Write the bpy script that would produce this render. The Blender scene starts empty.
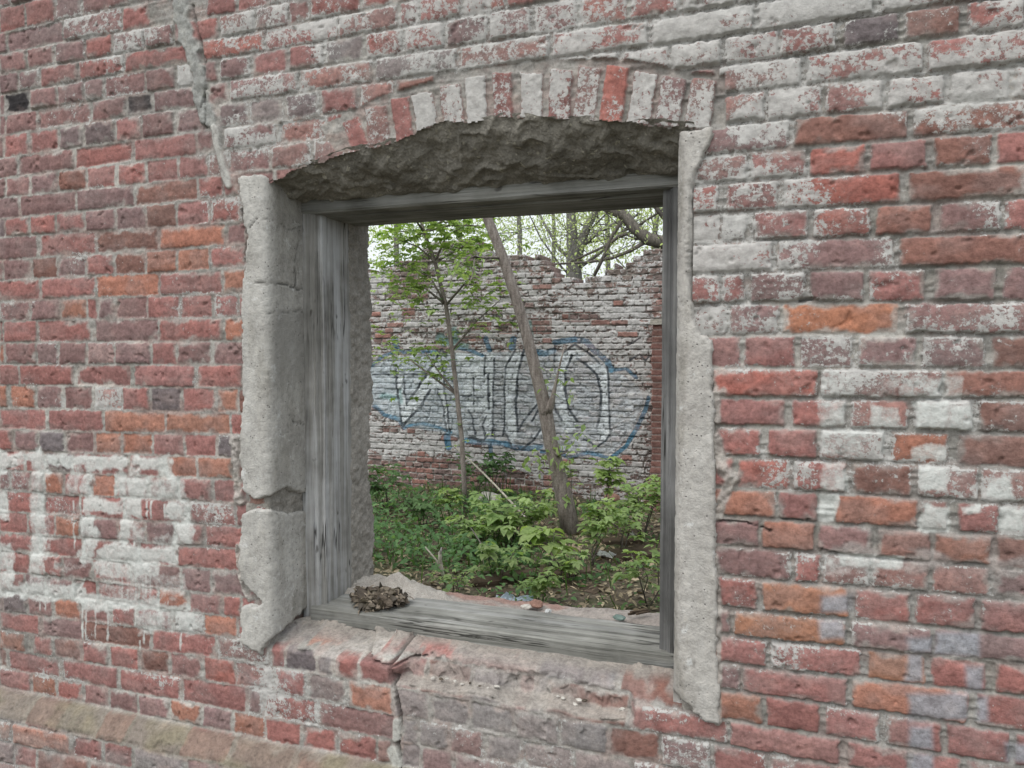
import bpy, math, random
import numpy as np
from mathutils import Vector
R = math.radians
rng = np.random.default_rng(7)
random.seed(7)
S = bpy.context.scene
COL = S.collection

# ------------------------------------------------------------------ camera model
F = 760.0
EYE = np.array([0.0, -2.0, 1.55])
YAW, PITCH = R(19.8), R(-2.4)
cy, sy, cp, sp = math.cos(YAW), math.sin(YAW), math.cos(PITCH), math.sin(PITCH)
FW = np.array([-sy * cp, cy * cp, sp])
RT = np.array([cy, sy, 0.0])
UP = np.cross(RT, FW)
def ray(px, py):
    return FW + RT * ((px - 512) / F) - UP * ((py - 384) / F)
def P(px, py, y):                      # point of the world plane y=const seen at that pixel of the photo
    d = ray(px, py)
    return EYE + d * ((y - EYE[1]) / d[1])
def proj(x, y, z):
    dx, dy, dz = x - EYE[0], y - EYE[1], z - EYE[2]
    w = dx * FW[0] + dy * FW[1] + dz * FW[2]
    return (512 + F * (dx * RT[0] + dy * RT[1]) / w,
            384 - F * (dx * UP[0] + dy * UP[1] + dz * UP[2]) / w)
def Xat(px, z, y=0.0):                 # x on a plane y at height z for an image column
    u = (px - 512) / F
    a = RT[0] - u * FW[0]
    b = u * (FW[1] * (y - EYE[1]) + FW[2] * (z - EYE[2])) - RT[1] * (y - EYE[1])
    return EYE[0] + b / a

# ------------------------------------------------------------------ noise
_T = np.random.default_rng(99).random((256, 256)).astype(np.float32)
def vn(x, y, s=0):
    x = np.asarray(x, dtype=np.float64) + s * 17.31; y = np.asarray(y, dtype=np.float64) + s * 41.77
    xi = np.floor(x).astype(np.int64); yi = np.floor(y).astype(np.int64)
    fx = x - xi; fy = y - yi
    fx = fx * fx * (3 - 2 * fx); fy = fy * fy * (3 - 2 * fy)
    a = _T[xi & 255, yi & 255]; b = _T[(xi + 1) & 255, yi & 255]
    c = _T[xi & 255, (yi + 1) & 255]; d = _T[(xi + 1) & 255, (yi + 1) & 255]
    return a + (b - a) * fx + (c - a) * fy + (a - b - c + d) * fx * fy
def fbm(x, y, s=0, o=4, g=.5):
    t = 0; a = 1; n = 0
    for i in range(o):
        t = t + a * vn(x * 2 ** i, y * 2 ** i, s + i * 3); n += a; a *= g
    return t / n                        # 0..1
def ss(a, b, x):
    t = np.clip((x - a) / (b - a), 0, 1)
    return t * t * (3 - 2 * t)
def seg_dist(px, py, pts):
    d = np.full(np.shape(px), 1e9)
    for (x0, y0), (x1, y1) in zip(pts[:-1], pts[1:]):
        vx, vy = x1 - x0, y1 - y0
        t = np.clip(((px - x0) * vx + (py - y0) * vy) / (vx * vx + vy * vy + 1e-9), 0, 1)
        d = np.minimum(d, np.hypot(px - x0 - t * vx, py - y0 - t * vy))
    return d
def in_poly(px, py, pts):
    ins = np.zeros(np.shape(px), bool)
    n = len(pts)
    for i in range(n):
        x0, y0 = pts[i]; x1, y1 = pts[(i + 1) % n]
        if y0 == y1: continue
        c = ((y0 > py) != (y1 > py)) & (px < (x1 - x0) * (py - y0) / (y1 - y0) + x0)
        ins ^= c
    return ins
def poly_sd(px, py, pts):               # signed: positive inside
    d = seg_dist(px, py, list(pts) + [pts[0]])
    return np.where(in_poly(px, py, pts), d, -d)
def lerp(a, b, t): return a + (b - a) * t
def lerpc(col, c, m):
    return col + (np.array(c) - col) * m[..., None]

# ------------------------------------------------------------------ mesh helpers
def mesh_from(name, V, Fc, mat, parent=None, smooth=True, attrs=None):
    me = bpy.data.meshes.new(name)
    V = np.asarray(V, dtype=np.float32)
    if isinstance(Fc, np.ndarray):
        k = Fc.shape[1]
        me.vertices.add(len(V)); me.vertices.foreach_set('co', V.ravel())
        me.loops.add(Fc.size); me.loops.foreach_set('vertex_index', Fc.astype(np.int32).ravel())
        me.polygons.add(len(Fc))
        me.polygons.foreach_set('loop_start', np.arange(0, Fc.size, k, dtype=np.int32))
        me.polygons.foreach_set('loop_total', np.full(len(Fc), k, dtype=np.int32))
        me.update(calc_edges=True)
    else:
        me.from_pydata([tuple(map(float, v)) for v in V], [], [tuple(f) for f in Fc])
    me.validate()
    me.polygons.foreach_set('use_smooth', np.full(len(me.polygons), smooth, dtype=bool))
    for k, a in (attrs or {}).items():
        a = np.asarray(a, dtype=np.float32)
        if a.ndim == 2:
            at = me.attributes.new(k, 'FLOAT_COLOR', 'POINT')
            at.data.foreach_set('color', np.concatenate([a, np.ones((len(a), 1), np.float32)], 1).ravel())
        else:
            at = me.attributes.new(k, 'FLOAT', 'POINT'); at.data.foreach_set('value', a)
    if mat: me.materials.append(mat)
    o = bpy.data.objects.new(name, me); COL.objects.link(o)
    if parent: o.parent = parent
    return o
def empty(name, loc=(0, 0, 0)):
    o = bpy.data.objects.new(name, None); COL.objects.link(o); o.location = loc
    o.empty_display_size = .1
    return o
def tag(o, label=None, cat=None, group=None, kind=None):
    for k, v in (('label', label), ('category', cat), ('group', group), ('kind', kind)):
        if v: o[k] = v
    return o
def grid_faces(nx, nz, keep=None):
    i = np.arange(nx - 1)[:, None] * nz + np.arange(nz - 1)[None, :]
    f = np.stack([i, i + nz, i + nz + 1, i + 1], -1)
    if keep is not None: return f[keep]
    return f.reshape(-1, 4)
def compact(V, Fc, attrs):
    used = np.zeros(len(V), bool); used[Fc.ravel()] = True
    m = np.cumsum(used) - 1
    return V[used], m[Fc], {k: a[used] for k, a in attrs.items()}
class MB:                               # collects simple shapes into one mesh
    def __init__(s): s.v = []; s.f = []
    def add(s, V, Fs):
        b = len(s.v); s.v += [tuple(map(float, v)) for v in V]; s.f += [tuple(b + i for i in f) for f in Fs]
    def tube(s, pts, rad, n=7, cap=True, wob=0.0):
        pts = [np.asarray(p, float) for p in pts]; b = len(s.v)
        for k, p in enumerate(pts):
            t = pts[min(k + 1, len(pts) - 1)] - pts[max(k - 1, 0)]
            t = t / (np.linalg.norm(t) + 1e-9)
            a = np.cross(t, [0.31, 0.95, .08] if abs(t[1]) < .9 else [1, 0, 0]); a /= np.linalg.norm(a) + 1e-9
            c = np.cross(t, a)
            for j in range(n):
                w = 1 + wob * (random.random() - .5)
                q = p + (a * math.cos(2 * math.pi * j / n) + c * math.sin(2 * math.pi * j / n)) * rad[k] * w
                s.v.append(tuple(q))
        for k in range(len(pts) - 1):
            for j in range(n):
                s.f.append((b + k * n + j, b + k * n + (j + 1) % n, b + (k + 1) * n + (j + 1) % n, b + (k + 1) * n + j))
        if cap:
            s.f.append(tuple(b + j for j in range(n))[::-1])
            s.f.append(tuple(b + (len(pts) - 1) * n + j for j in range(n)))
    def build(s, name, mat, parent=None, smooth=True):
        return mesh_from(name, s.v, s.f, mat, parent, smooth)

# ------------------------------------------------------------------ materials
def newmat(name):
    m = bpy.data.materials.new(name); m.use_nodes = True
    nt = m.node_tree
    b = nt.nodes['Principled BSDF']; b.inputs['Roughness'].default_value = .9
    b.inputs['Specular IOR Level'].default_value = .2
    return m, nt, b
def N(nt, t, **k):
    n = nt.nodes.new(t)
    for a, v in k.items():
        if a in n.inputs.keys(): n.inputs[a].default_value = v
        else: setattr(n, a, v)
    return n
def noise(nt, scale, detail=4, rough=.6, mapping=None, coord='Object'):
    n = N(nt, 'ShaderNodeTexNoise'); n.inputs['Scale'].default_value = scale
    n.inputs['Detail'].default_value = detail; n.inputs['Roughness'].default_value = rough
    tc = N(nt, 'ShaderNodeTexCoord')
    if mapping:
        mp = N(nt, 'ShaderNodeMapping'); mp.inputs['Scale'].default_value = mapping
        nt.links.new(tc.outputs[coord], mp.inputs['Vector']); nt.links.new(mp.outputs['Vector'], n.inputs['Vector'])
    else:
        nt.links.new(tc.outputs[coord], n.inputs['Vector'])
    return n.outputs['Fac']
def ramp(nt, fac, stops):
    r = N(nt, 'ShaderNodeValToRGB')
    while len(r.color_ramp.elements) < len(stops): r.color_ramp.elements.new(.5)
    for e, (p, c) in zip(r.color_ramp.elements, stops):
        e.position = p; e.color = (c if len(c) == 4 else (*c, 1))
    nt.links.new(fac, r.inputs['Fac'])
    return r.outputs['Color']
def math_(nt, op, a, b=None, clamp=False):
    n = N(nt, 'ShaderNodeMath'); n.operation = op; n.use_clamp = clamp
    for i, v in enumerate((a, b)):
        if v is None: continue
        if isinstance(v, (int, float)): n.inputs[i].default_value = v
        else: nt.links.new(v, n.inputs[i])
    return n.outputs[0]
def mixc(nt, fac, a, b, mode='MIX'):
    n = N(nt, 'ShaderNodeMix'); n.data_type = 'RGBA'; n.blend_type = mode
    for s, v in ((n.inputs[0], fac), (n.inputs[6], a), (n.inputs[7], b)):
        if isinstance(v, (int, float)): s.default_value = v
        elif isinstance(v, tuple): s.default_value = (*v, 1) if len(v) == 3 else v
        else: nt.links.new(v, s)
    return n.outputs[2]
def mapr(nt, v, a, b, c=0.0, d=1.0):
    n = N(nt, 'ShaderNodeMapRange'); n.inputs[1].default_value = a; n.inputs[2].default_value = b
    n.inputs[3].default_value = c; n.inputs[4].default_value = d
    nt.links.new(v, n.inputs[0]); return n.outputs[0]
def attr(nt, name):
    n = N(nt, 'ShaderNodeAttribute'); n.attribute_name = name; return n
def bump(nt, b, h, strength=.5, dist=.004):
    n = N(nt, 'ShaderNodeBump'); n.inputs['Strength'].default_value = strength; n.inputs['Distance'].default_value = dist
    nt.links.new(h, n.inputs['Height']); nt.links.new(n.outputs['Normal'], b.inputs['Normal'])

def masonry_material(name, flake_scale, white=(.49, .485, .465), grain=1.0):
    m, nt, b = newmat(name)
    base = attr(nt, 'col').outputs['Color']
    g1 = noise(nt, 95 * grain, 5, .7)
    g2 = noise(nt, 22 * grain, 5, .65)
    g3 = noise(nt, 300 * grain, 3, .7)
    c = mixc(nt, 1.0, base, ramp(nt, g2, [(.28, (.70, .68, .68)), (.5, (1, 1, 1)), (.75, (1.28, 1.24, 1.2))]), 'MULTIPLY')
    c = mixc(nt, 1.0, c, ramp(nt, g1, [(.28, (.66, .64, .63)), (.5, (1, 1, 1)), (.74, (1.28, 1.28, 1.28))]), 'MULTIPLY')
    # pin-holes and dark specks
    c = mixc(nt, mapr(nt, g3, .33, .27), c, (.05, .045, .045))
    w = attr(nt, 'wht').outputs['Fac']
    n1 = noise(nt, flake_scale, 7, .72)
    n1 = math_(nt, 'ADD', math_(nt, 'MULTIPLY', n1, .7), math_(nt, 'MULTIPLY', noise(nt, flake_scale * 2.6, 4, .7), .3))
    s = math_(nt, 'ADD', n1, math_(nt, 'MULTIPLY', math_(nt, 'SUBTRACT', w, .5), .46))
    film = math_(nt, 'MULTIPLY', mapr(nt, s, .40, .54), mapr(nt, w, .10, .5, 0.0, .32))
    c = mixc(nt, film, c, tuple(v * .62 for v in white))
    mask = mapr(nt, s, .495, .53)
    mask = math_(nt, 'MULTIPLY', mask, mapr(nt, w, .02, .1))
    wc = mixc(nt, mapr(nt, noise(nt, flake_scale * .6, 5, .7), .35, .65), white, tuple(v * .70 for v in white))
    c = mixc(nt, math_(nt, 'MULTIPLY', mask, .9), c, wc)
    pt = attr(nt, 'pnt').outputs['Fac']
    ps = math_(nt, 'ADD', math_(nt, 'ADD', math_(nt, 'MULTIPLY', noise(nt, flake_scale * .45, 7, .75), .55), math_(nt, 'MULTIPLY', noise(nt, flake_scale * .14, 5, .65), .45)), math_(nt, 'MULTIPLY', math_(nt, 'SUBTRACT', pt, .62), .42))
    pm = math_(nt, 'MULTIPLY', mapr(nt, ps, .38, .60), mapr(nt, pt, .04, .3))
    c = mixc(nt, math_(nt, 'MULTIPLY', pm, .86), c, mixc(nt, mapr(nt, g1, .3, .65), (.43, .45, .43), (.56, .575, .55)))
    nt.links.new(c, b.inputs['Base Color'])
    h = math_(nt, 'ADD', math_(nt, 'MULTIPLY', g1, .8), math_(nt, 'MULTIPLY', mask, .22))
    h = math_(nt, 'ADD', h, math_(nt, 'MULTIPLY', g3, .35))
    bump(nt, b, h, .55, .006 / grain)
    b.inputs['Roughness'].default_value = .92
    return m
M_FRONT = masonry_material('old_red_brick', 74)
M_BACK = masonry_material('whitewashed_ruin_brick', 30, (.49, .485, .475), .45)

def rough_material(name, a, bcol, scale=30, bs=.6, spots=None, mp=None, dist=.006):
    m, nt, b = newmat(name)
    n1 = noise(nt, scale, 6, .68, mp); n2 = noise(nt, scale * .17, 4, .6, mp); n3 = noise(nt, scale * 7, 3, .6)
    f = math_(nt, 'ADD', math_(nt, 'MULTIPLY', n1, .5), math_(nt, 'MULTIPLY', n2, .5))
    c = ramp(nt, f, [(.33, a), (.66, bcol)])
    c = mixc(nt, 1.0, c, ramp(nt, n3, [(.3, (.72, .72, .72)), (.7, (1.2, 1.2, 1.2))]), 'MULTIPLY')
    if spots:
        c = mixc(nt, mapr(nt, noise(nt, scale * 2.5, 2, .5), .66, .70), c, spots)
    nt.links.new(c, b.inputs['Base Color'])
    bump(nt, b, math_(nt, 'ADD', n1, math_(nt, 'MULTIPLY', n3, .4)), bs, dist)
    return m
def concrete_material(name, base, dark, pits=True):
    m, nt, b = newmat(name)
    n1 = noise(nt, 9, 6, .62); n2 = noise(nt, 70, 5, .7); n3 = noise(nt, 190, 2, .5)
    c = ramp(nt, n1, [(.3, dark), (.6, base)])
    c = mixc(nt, 1.0, c, ramp(nt, n2, [(.3, (.74, .74, .73)), (.5, (1, 1, 1)), (.72, (1.16, 1.15, 1.13))]), 'MULTIPLY')
    c = mixc(nt, 1.0, c, ramp(nt, noise(nt, 1, 5, .65, (9, 9, 2.2)), [(.32, (.68, .67, .64)), (.5, (1, 1, 1)), (.7, (1.12, 1.13, 1.14))]), 'MULTIPLY')
    c = mixc(nt, mapr(nt, noise(nt, 26, 5, .7), .60, .68), c, (.50, .50, .485))
    v = N(nt, 'ShaderNodeTexVoronoi'); v.inputs['Scale'].default_value = 75
    tc = N(nt, 'ShaderNodeTexCoord'); nt.links.new(tc.outputs['Object'], v.inputs['Vector'])
    big = noise(nt, 40, 2, .5)
    pit = math_(nt, 'MULTIPLY', mapr(nt, v.outputs['Distance'], .20, .12), mapr(nt, big, .53, .58))
    c = mixc(nt, math_(nt, 'MULTIPLY', pit, .8), c, (.09, .085, .08))
    cm = attr(nt, 'crk').outputs['Fac']
    c = mixc(nt, math_(nt, 'MULTIPLY', cm, .85), c, (.07, .068, .06))
    st = attr(nt, 'stn').outputs['Fac']
    c = mixc(nt, st, c, tuple(x * .62 for x in base))  # painted shade and stain of the reveal darken the cement
    nt.links.new(c, b.inputs['Base Color'])
    h = math_(nt, 'SUBTRACT', math_(nt, 'ADD', n2, math_(nt, 'MULTIPLY', n3, .5)), math_(nt, 'MULTIPLY', pit, .8))
    bump(nt, b, h, .6, .005)
    return m
M_CONC = concrete_material('cement_render', (.41, .40, .375), (.31, .30, .28))
M_CONC_R = concrete_material('pebbly_cement_render', (.40, .385, .36), (.31, .295, .275))
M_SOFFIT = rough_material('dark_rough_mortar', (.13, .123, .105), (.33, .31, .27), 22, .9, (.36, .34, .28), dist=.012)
M_PLASTER = rough_material('stained_plaster', (.16, .15, .13), (.36, .34, .31), 18, .8)
M_MOUND = rough_material('crumbled_mortar', (.28, .26, .23), (.47, .44, .40), 40, .8)

def wood_material(name, axis, dark, mid, light, wash=0.0):
    m, nt, b = newmat(name)
    sc = [60, 60, 60]; sc[axis] = 1.3
    sc2 = [210, 210, 210]; sc2[axis] = 3.4
    n1 = noise(nt, 1, 5, .6, tuple(sc)); n2 = noise(nt, 1, 4, .7, tuple(sc2)); n3 = noise(nt, 5, 4, .6)
    c = ramp(nt, n1, [(.28, dark), (.5, mid), (.74, light)])
    c = mixc(nt, 1.0, c, ramp(nt, n2, [(.3, (.72, .72, .72)), (.5, (1, 1, 1)), (.72, (1.15, 1.15, 1.15))]), 'MULTIPLY')
    c = mixc(nt, 1.0, c, ramp(nt, n3, [(.3, (.62, .62, .61)), (.7, (1.25, 1.25, 1.25))]), 'MULTIPLY')
    if wash:
        sc3 = [22, 22, 22]; sc3[axis] = .9
        k = mapr(nt, math_(nt, 'ADD', noise(nt, 1, 5, .6, tuple(sc3)), math_(nt, 'MULTIPLY', n3, .3)), .62, .80)
        c = mixc(nt, math_(nt, 'MULTIPLY', k, wash), c, (.46, .47, .48))
    sc4 = [26, 26, 26]; sc4[axis] = 1.1
    ck = math_(nt, 'ABSOLUTE', math_(nt, 'SUBTRACT', noise(nt, 1, 3, .55, tuple(sc4)), .5))
    ck = math_(nt, 'MULTIPLY', mapr(nt, ck, .016, .004), mapr(nt, noise(nt, 4.5, 2, .5), .48, .56))
    c = mixc(nt, math_(nt, 'MULTIPLY', ck, .85), c, (.02, .019, .017))
    kn = mapr(nt, noise(nt, 1, 2, .5, tuple(30 if i != axis else 14 for i in range(3))), .70, .76)
    c = mixc(nt, math_(nt, 'MULTIPLY', kn, .7), c, (.05, .045, .04))
    c = mixc(nt, mapr(nt, n2, .345, .29), c, (.025, .024, .022))
    nt.links.new(c, b.inputs['Base Color'])
    bump(nt, b, math_(nt, 'ADD', n1, n2), .7, .004)
    b.inputs['Roughness'].default_value = .85
    return m
M_WOODV = wood_material('grey_weathered_wood_upright', 2, (.15, .145, .135), (.26, .255, .24), (.34, .34, .33), .85)
M_WOODVD = wood_material('dark_weathered_wood_upright', 2, (.075, .075, .075), (.14, .14, .138), (.21, .21, .205), .1)
M_WOODH = wood_material('grey_weathered_wood_level', 0, (.115, .115, .104), (.21, .21, .192), (.30, .30, .28), .2)
M_ROT = wood_material('rotten_timber', 0, (.035, .026, .019), (.085, .062, .045), (.16, .12, .085))
def bark_material(name, a, b_, c_):
    m, nt, b = newmat(name)
    n1 = noise(nt, 1, 5, .65, (30, 30, 7)); n2 = noise(nt, 60, 4, .7)
    c = ramp(nt, n1, [(.3, a), (.5, b_), (.72, c_)])
    c = mixc(nt, 1.0, c, ramp(nt, n2, [(.3, (.7, .7, .7)), (.7, (1.25, 1.25, 1.25))]), 'MULTIPLY')
    nt.links.new(c, b.inputs['Base Color']); bump(nt, b, math_(nt, 'ADD', n1, n2), .8, .01)
    return m
M_BARK = bark_material('grey_brown_bark', (.10, .085, .075), (.20, .175, .155), (.29, .265, .24))
M_BARKD = bark_material('dark_bark', (.06, .055, .048), (.115, .105, .09), (.18, .165, .145))
M_BARKG = bark_material('far_grey_bark', (.10, .10, .095), (.17, .165, .155), (.23, .225, .21))
M_STICK = bark_material('pale_dead_wood', (.22, .20, .16), (.36, .34, .28), (.48, .46, .40))
def leaf_material(name, trans=.5):
    m = bpy.data.materials.new(name); m.use_nodes = True
    nt = m.node_tree; b = nt.nodes['Principled BSDF']
    a = attr(nt, 'col').outputs['Color']
    c = mixc(nt, 1.0, a, ramp(nt, noise(nt, 35, 3, .6), [(.3, (.78, .8, .75)), (.7, (1.2, 1.18, 1.2))]), 'MULTIPLY')
    nt.links.new(c, b.inputs['Base Color']); b.inputs['Roughness'].default_value = .6
    b.inputs['Specular IOR Level'].default_value = .25
    t = N(nt, 'ShaderNodeBsdfTranslucent'); nt.links.new(mixc(nt, 1.0, c, (1.25, 1.3, .7), 'MULTIPLY'), t.inputs['Color'])
    mx = N(nt, 'ShaderNodeMixShader'); mx.inputs[0].default_value = trans
    nt.links.new(b.outputs[0], mx.inputs[1]); nt.links.new(t.outputs[0], mx.inputs[2])
    nt.links.new(mx.outputs[0], nt.nodes['Material Output'].inputs['Surface'])
    return m
M_LEAF = leaf_material('green_leaf', .5); M_LEAFP = leaf_material('pale_spring_leaf', .62)
M_DRY = leaf_material('dry_leaf', .1)

# ------------------------------------------------------------------ masonry field
PAL0 = {'r': (.275, .118, .108), 'R': (.325, .112, .090), 'p': (.205, .124, .122), 'o': (.335, .148, .098),
       'O': (.36, .155, .085), 'd': (.125, .113, .120), 'b': (.195, .098, .078), 'g': (.225, .20, .195),
       'w': (.25, .15, .135), 'k': (.03, .028, .03), 'P': (.42, .26, .24)}
PAL = {k: tuple(v + (d - v) * (.24 if k not in 'kwg' else 0) for v, d in zip(c, (.245, .165, .148))) for k, c in PAL0.items()}
JOINTS_0 = dict(zip(range(-4, 29), [34, 54, 75, 95, 116, 136, 159, 179, 199, 219.5, 238, 261, 281, 301, 321, 343, 364.5, 385, 408, 429, 450, 470,
            490, 511, 531.5, 550, 571, 591, 611, 630, 649, 668, 686]))
JOINTS_241 = dict(zip(range(-3, 29), [11, 34, 55, 78.5, 101, 126, 149, 173, 196.5, 222, 244.5, 268, 293, 317, 341, 364.5, 388, 413, 435, 458, 480,
            504, 526.5, 549, 571.5, 596, 617, 638, 661, 686, 711, 733]))
JOINTS_768 = dict(zip(range(0, 26), [0, 30, 60, 90, 120, 151, 180, 211, 241, 272, 303, 334.5, 368, 398, 426.5, 458, 490, 519, 549, 580, 611,
            638.5, 667, 695, 726, 752]))
JOINTS_1024 = dict(zip(range(1, 25), [-5, 28, 64, 97.5, 131, 164, 198, 231, 264.5, 301, 334.5, 369.5, 400, 435, 469, 504, 536.5, 569, 600, 635,
            665, 697, 733.5, 766]))
NMIN, NMAX = -16, 36
ctrl = []
for px, tab in ((0, JOINTS_0), (241, JOINTS_241), (768, JOINTS_768), (1024, JOINTS_1024)):
    zs = {n: P(px, y, 0)[2] for n, y in tab.items()}
    ns = np.array(list(zs)); k = np.polyfit(ns, [zs[n] for n in ns], 1)
    ctrl.append((P(px, 360, 0)[0], {n: zs.get(n, float(np.polyval(k, n))) for n in range(NMIN, NMAX + 1)}))
CX = np.array([c[0] for c in ctrl])
def joint_z(n, X):
    return np.interp(X, CX, [c[1][n] for c in ctrl])

ROWS = {   # upper bed joint number -> bricks as "from-to code whiteness" in photo columns
 -5: "0-25r1 26-55r1 57-82p3 83-130p2",
 -4: "8-63p1 65-122p5 123-150r1",
 -3: "0-26p1 28-55p3 56-85p4 86-112r1 114-145p6 146-173p6 190-218r1 220-253w6 256-288p3 290-309p1 311-360r2 362-420r3",
 -2: "0-18p1 19-40p5 41-77r2 79-124r5 126-187r1 203-263R4 266-337r5 339-398w5 400-419p5 421-461r3 464-488r4 490-505R3 507-560r2",
 -1: "0-4p1 5-29k0 31-57p1 58-84p1 86-104p3 106-145p5 147-175p0 177-192p6 202-217p0 220-250p6 253-286r3 290-323r4 326-363g2 367-402r5 406-444r6 447-487p4 490-531p4 535-576p5 581-626R4 631-680r6 684-735r6 738-790w6 794-850w5 855-910w6 915-970r5",
 0: "0-5p1 6-36p1 38-91p1 93-127p0 128-153k0 155-200p1 209-228p2 230-298p5 300-372w5 376-456g6 460-549w6 552-647r5 652-754w8 758-873w8 882-1000w6 1005-1060w5",
 1: "0-4p0 5-28r0 30-58r0 60-83d0 85-115d1 117-142r2 143-174p0 176-205p0 219-248d2 250-284g3 287-319d4 322-358r2 361-397w5 403-425w6 590-618w5 622-668w5 672-722w7 726-778r6 780-835r5 843-899d3 904-960b4 968-1024r5",
 2: "0-18p0 19-74p1 76-132r1 135-197r0 198-214p0 225-276p5 280-336w5 720-801w7 807-924r6 929-1030r5",
 3: "0-6p0 7-30p0 32-58p0 60-86b0 88-115r1 119-146r0 148-178r0 180-208r1 209-221w5 230-270p4 273-312w5 314-345w4 719-764w6 768-821r6 826-882r6 888-945r4 951-1010w6 1016-1060w6",
 4: "0-20p0 22-76p0 78-134p0 136-198b0 199-237r2 700-788p5 794-908b1 914-1030b4",
 5: "0-6d0 7-30r0 32-57r0 58-85r0 87-115p0 117-145p0 147-177b0 178-209r1 211-240r3 690-747w6 751-806r6 810-865R1 870-927r2 934-992b2 998-1050r0",
 6: "0-38p1 41-96r2 98-157b0 160-225o0 227-246p0 690-718r4 727-778r3 784-900R4 908-1030b0",
 7: "0-4p0 5-32p0 34-58b0 59-86p3 88-114r1 116-145b0 147-176o1 178-209o0 211-246r3 690-719r6 722-746g6 753-808r2 814-870R5 876-932b1 939-1000p3 1004-1050r1",
 8: "0-40r0 43-96r2 98-158o1 160-222r3 224-246o0 688-772r6 777-893p5 899-1030b1",
 9: "0-30p2 32-60p2 61-87o0 88-97r0 99-115p0 117-147p1 148-179r2 181-212r1 215-244r4 686-720r5 722-744r5 750-805p5 810-863p1 868-926r3 934-996p2 1003-1050p1",
 10: "0-3r0 4-37r0 38-90r2 96-158p0 160-223r0 225-246o0 690-727w6 729-779p4 783-898O0 905-1030p4",
 11: "0-4o0 6-37p1 38-58p2 60-86p0 88-115P3 116-150p0 152-177r0 178-210p0 214-246p0 700-741p1 744-795r1 800-852p3 858-916p1 922-985p4 991-1040b2",
 12: "0-19r0 20-74r1 77-131r0 135-195r1 199-246r0 712-819R2 821-942w5 945-1030b1",
 13: "0-7o0 11-35o1 37-62p1 65-92p0 95-121P6 123-150r0 152-181d0 184-215r0 218-246o0 714-785r1 792-846r3 851-908w4 915-972w6 978-1040b2",
 14: "0-46r0 49-103r0 105-165o0 167-230o0 232-246r0 716-761r4 768-818r1 819-884w6 891-948o3 957-1040b1",
 15: "0-12r0 15-38p0 40-64d0 66-93p0 96-121o0 123-153o0 155-184r0 186-217r0 219-240d3 714-733r2 738-789R3 794-846r4 852-912b2 918-978w5 981-1040w5",
 16: "0-24r0 26-44r0 46-72d0 74-100r0 102-128r0 130-160r0 168-197o0 199-240o0 714-775o1 778-817r0 835-919o1 921-947w4 957-1000r2 1002-1050w5",
 17: "0-9p0 11-30p0 32-44r0 45-63o0 65-90r0 94-115o0 117-147r0 150-179p0 181-212r0 215-246r1 714-759p1 762-814o0 818-872p1 876-931b0 934-992o0 997-1050b0",
 18: "0-6r0 7-42r0 45-80r0 82-124r0 126-187r0 190-246r3 712-790p2 794-820r3 822-870w4 872-930w3 932-990w4 994-1050p3",
 19: "0-27r0 29-54r0 56-80o0 82-118p0 120-145r0 147-175p0 177-204r1 206-244r1 714-757r1 763-848O1 855-910r1 916-975r1 980-1050r1",
 20: "0-39r0 41-83r0 86-138r0 141-176r0 178-244r2 714-730p1 734-845O1 850-932p3 935-1050p1",
 21: "0-29r0 31-62r0 64-92p0 94-130r0 132-180p0 183-210p0 212-246p0 714-767r1 771-860r4 867-925O1 932-985r0 995-1050r0",
 22: "0-24r0 26-44p0 46-73p0 75-97r0 99-138r0 140-158r0 160-187o0 190-220r0 224-246r1 714-740p2 742-847r1 852-968o1 976-1050r2",
 23: "0-2d0 3-26d0 28-52p0 54-80o1 86-110r1 113-135r1 138-172p1 176-203p5 205-237o2 239-262r2 264-300g3 714-762o0 767-820r0 826-880r2 886-942r2 946-1010r0 1015-1060r0",
 24: "0-38r0 42-82p0 84-150b1 153-216r0 218-268w5 272-285r0 286-316d0 318-334g0 336-358r0 360-417r0 420-463b0 466-508g1 512-527r0 530-541g0 542-626b0 628-727r3 730-840r1 848-908r0 912-960r1 965-1030r1",
 25: "0-24o1 33-52r1 55-80b0 84-108r1 111-138r2 141-169b0 172-201p1 205-235R0 237-272w5 276-305r4 310-345g2 349-392o0 395-428g1 430-469g1 472-512g1 516-559g1 561-607g1 611-659b1 662-711p5 714-765r1 770-830r1 836-900r1",
 26: "0-6b0 9-60r2 64-118r2 121-180r3 184-246r1 249-263p4 266-317r5 320-394p2 403-417g0 420-448g2 451-482p2 486-520g1 523-572g3 575-630g1 634-700p4 705-760r1",
 27: "0-30r2 32-56o2 58-82r1 85-109p0 111-138p0 140-170p0 172-202o0 204-232p0 235-266o3 268-301r0 304-337r2 339-377r3 379-392b1 403-420g1 423-452p1 456-500p3 504-560g2",
 28: "0-40g4 43-75p3 78-110g4 113-140r2 143-190g3 195-240r2 244-300p2 305-350r1",
 29: "0-30o3 33-88o1 92-120r4 123-150r2 153-200g3 205-250p2",
}
def fill_row(n, lo, hi, r, codes):
    out = []; x = lo - r.random() * .25
    head = (n % 2) == 0
    while x < hi:
        L = (.12 if head else .25) * r.uniform(.95, 1.05)
        if r.random() < .12: L = .12 if L > .2 else .25
        c = codes[int(r.random() * len(codes))]
        out.append([x, x + L - .010, c[0], int(c[1]) / 9.0]); x += L
    return out
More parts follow.
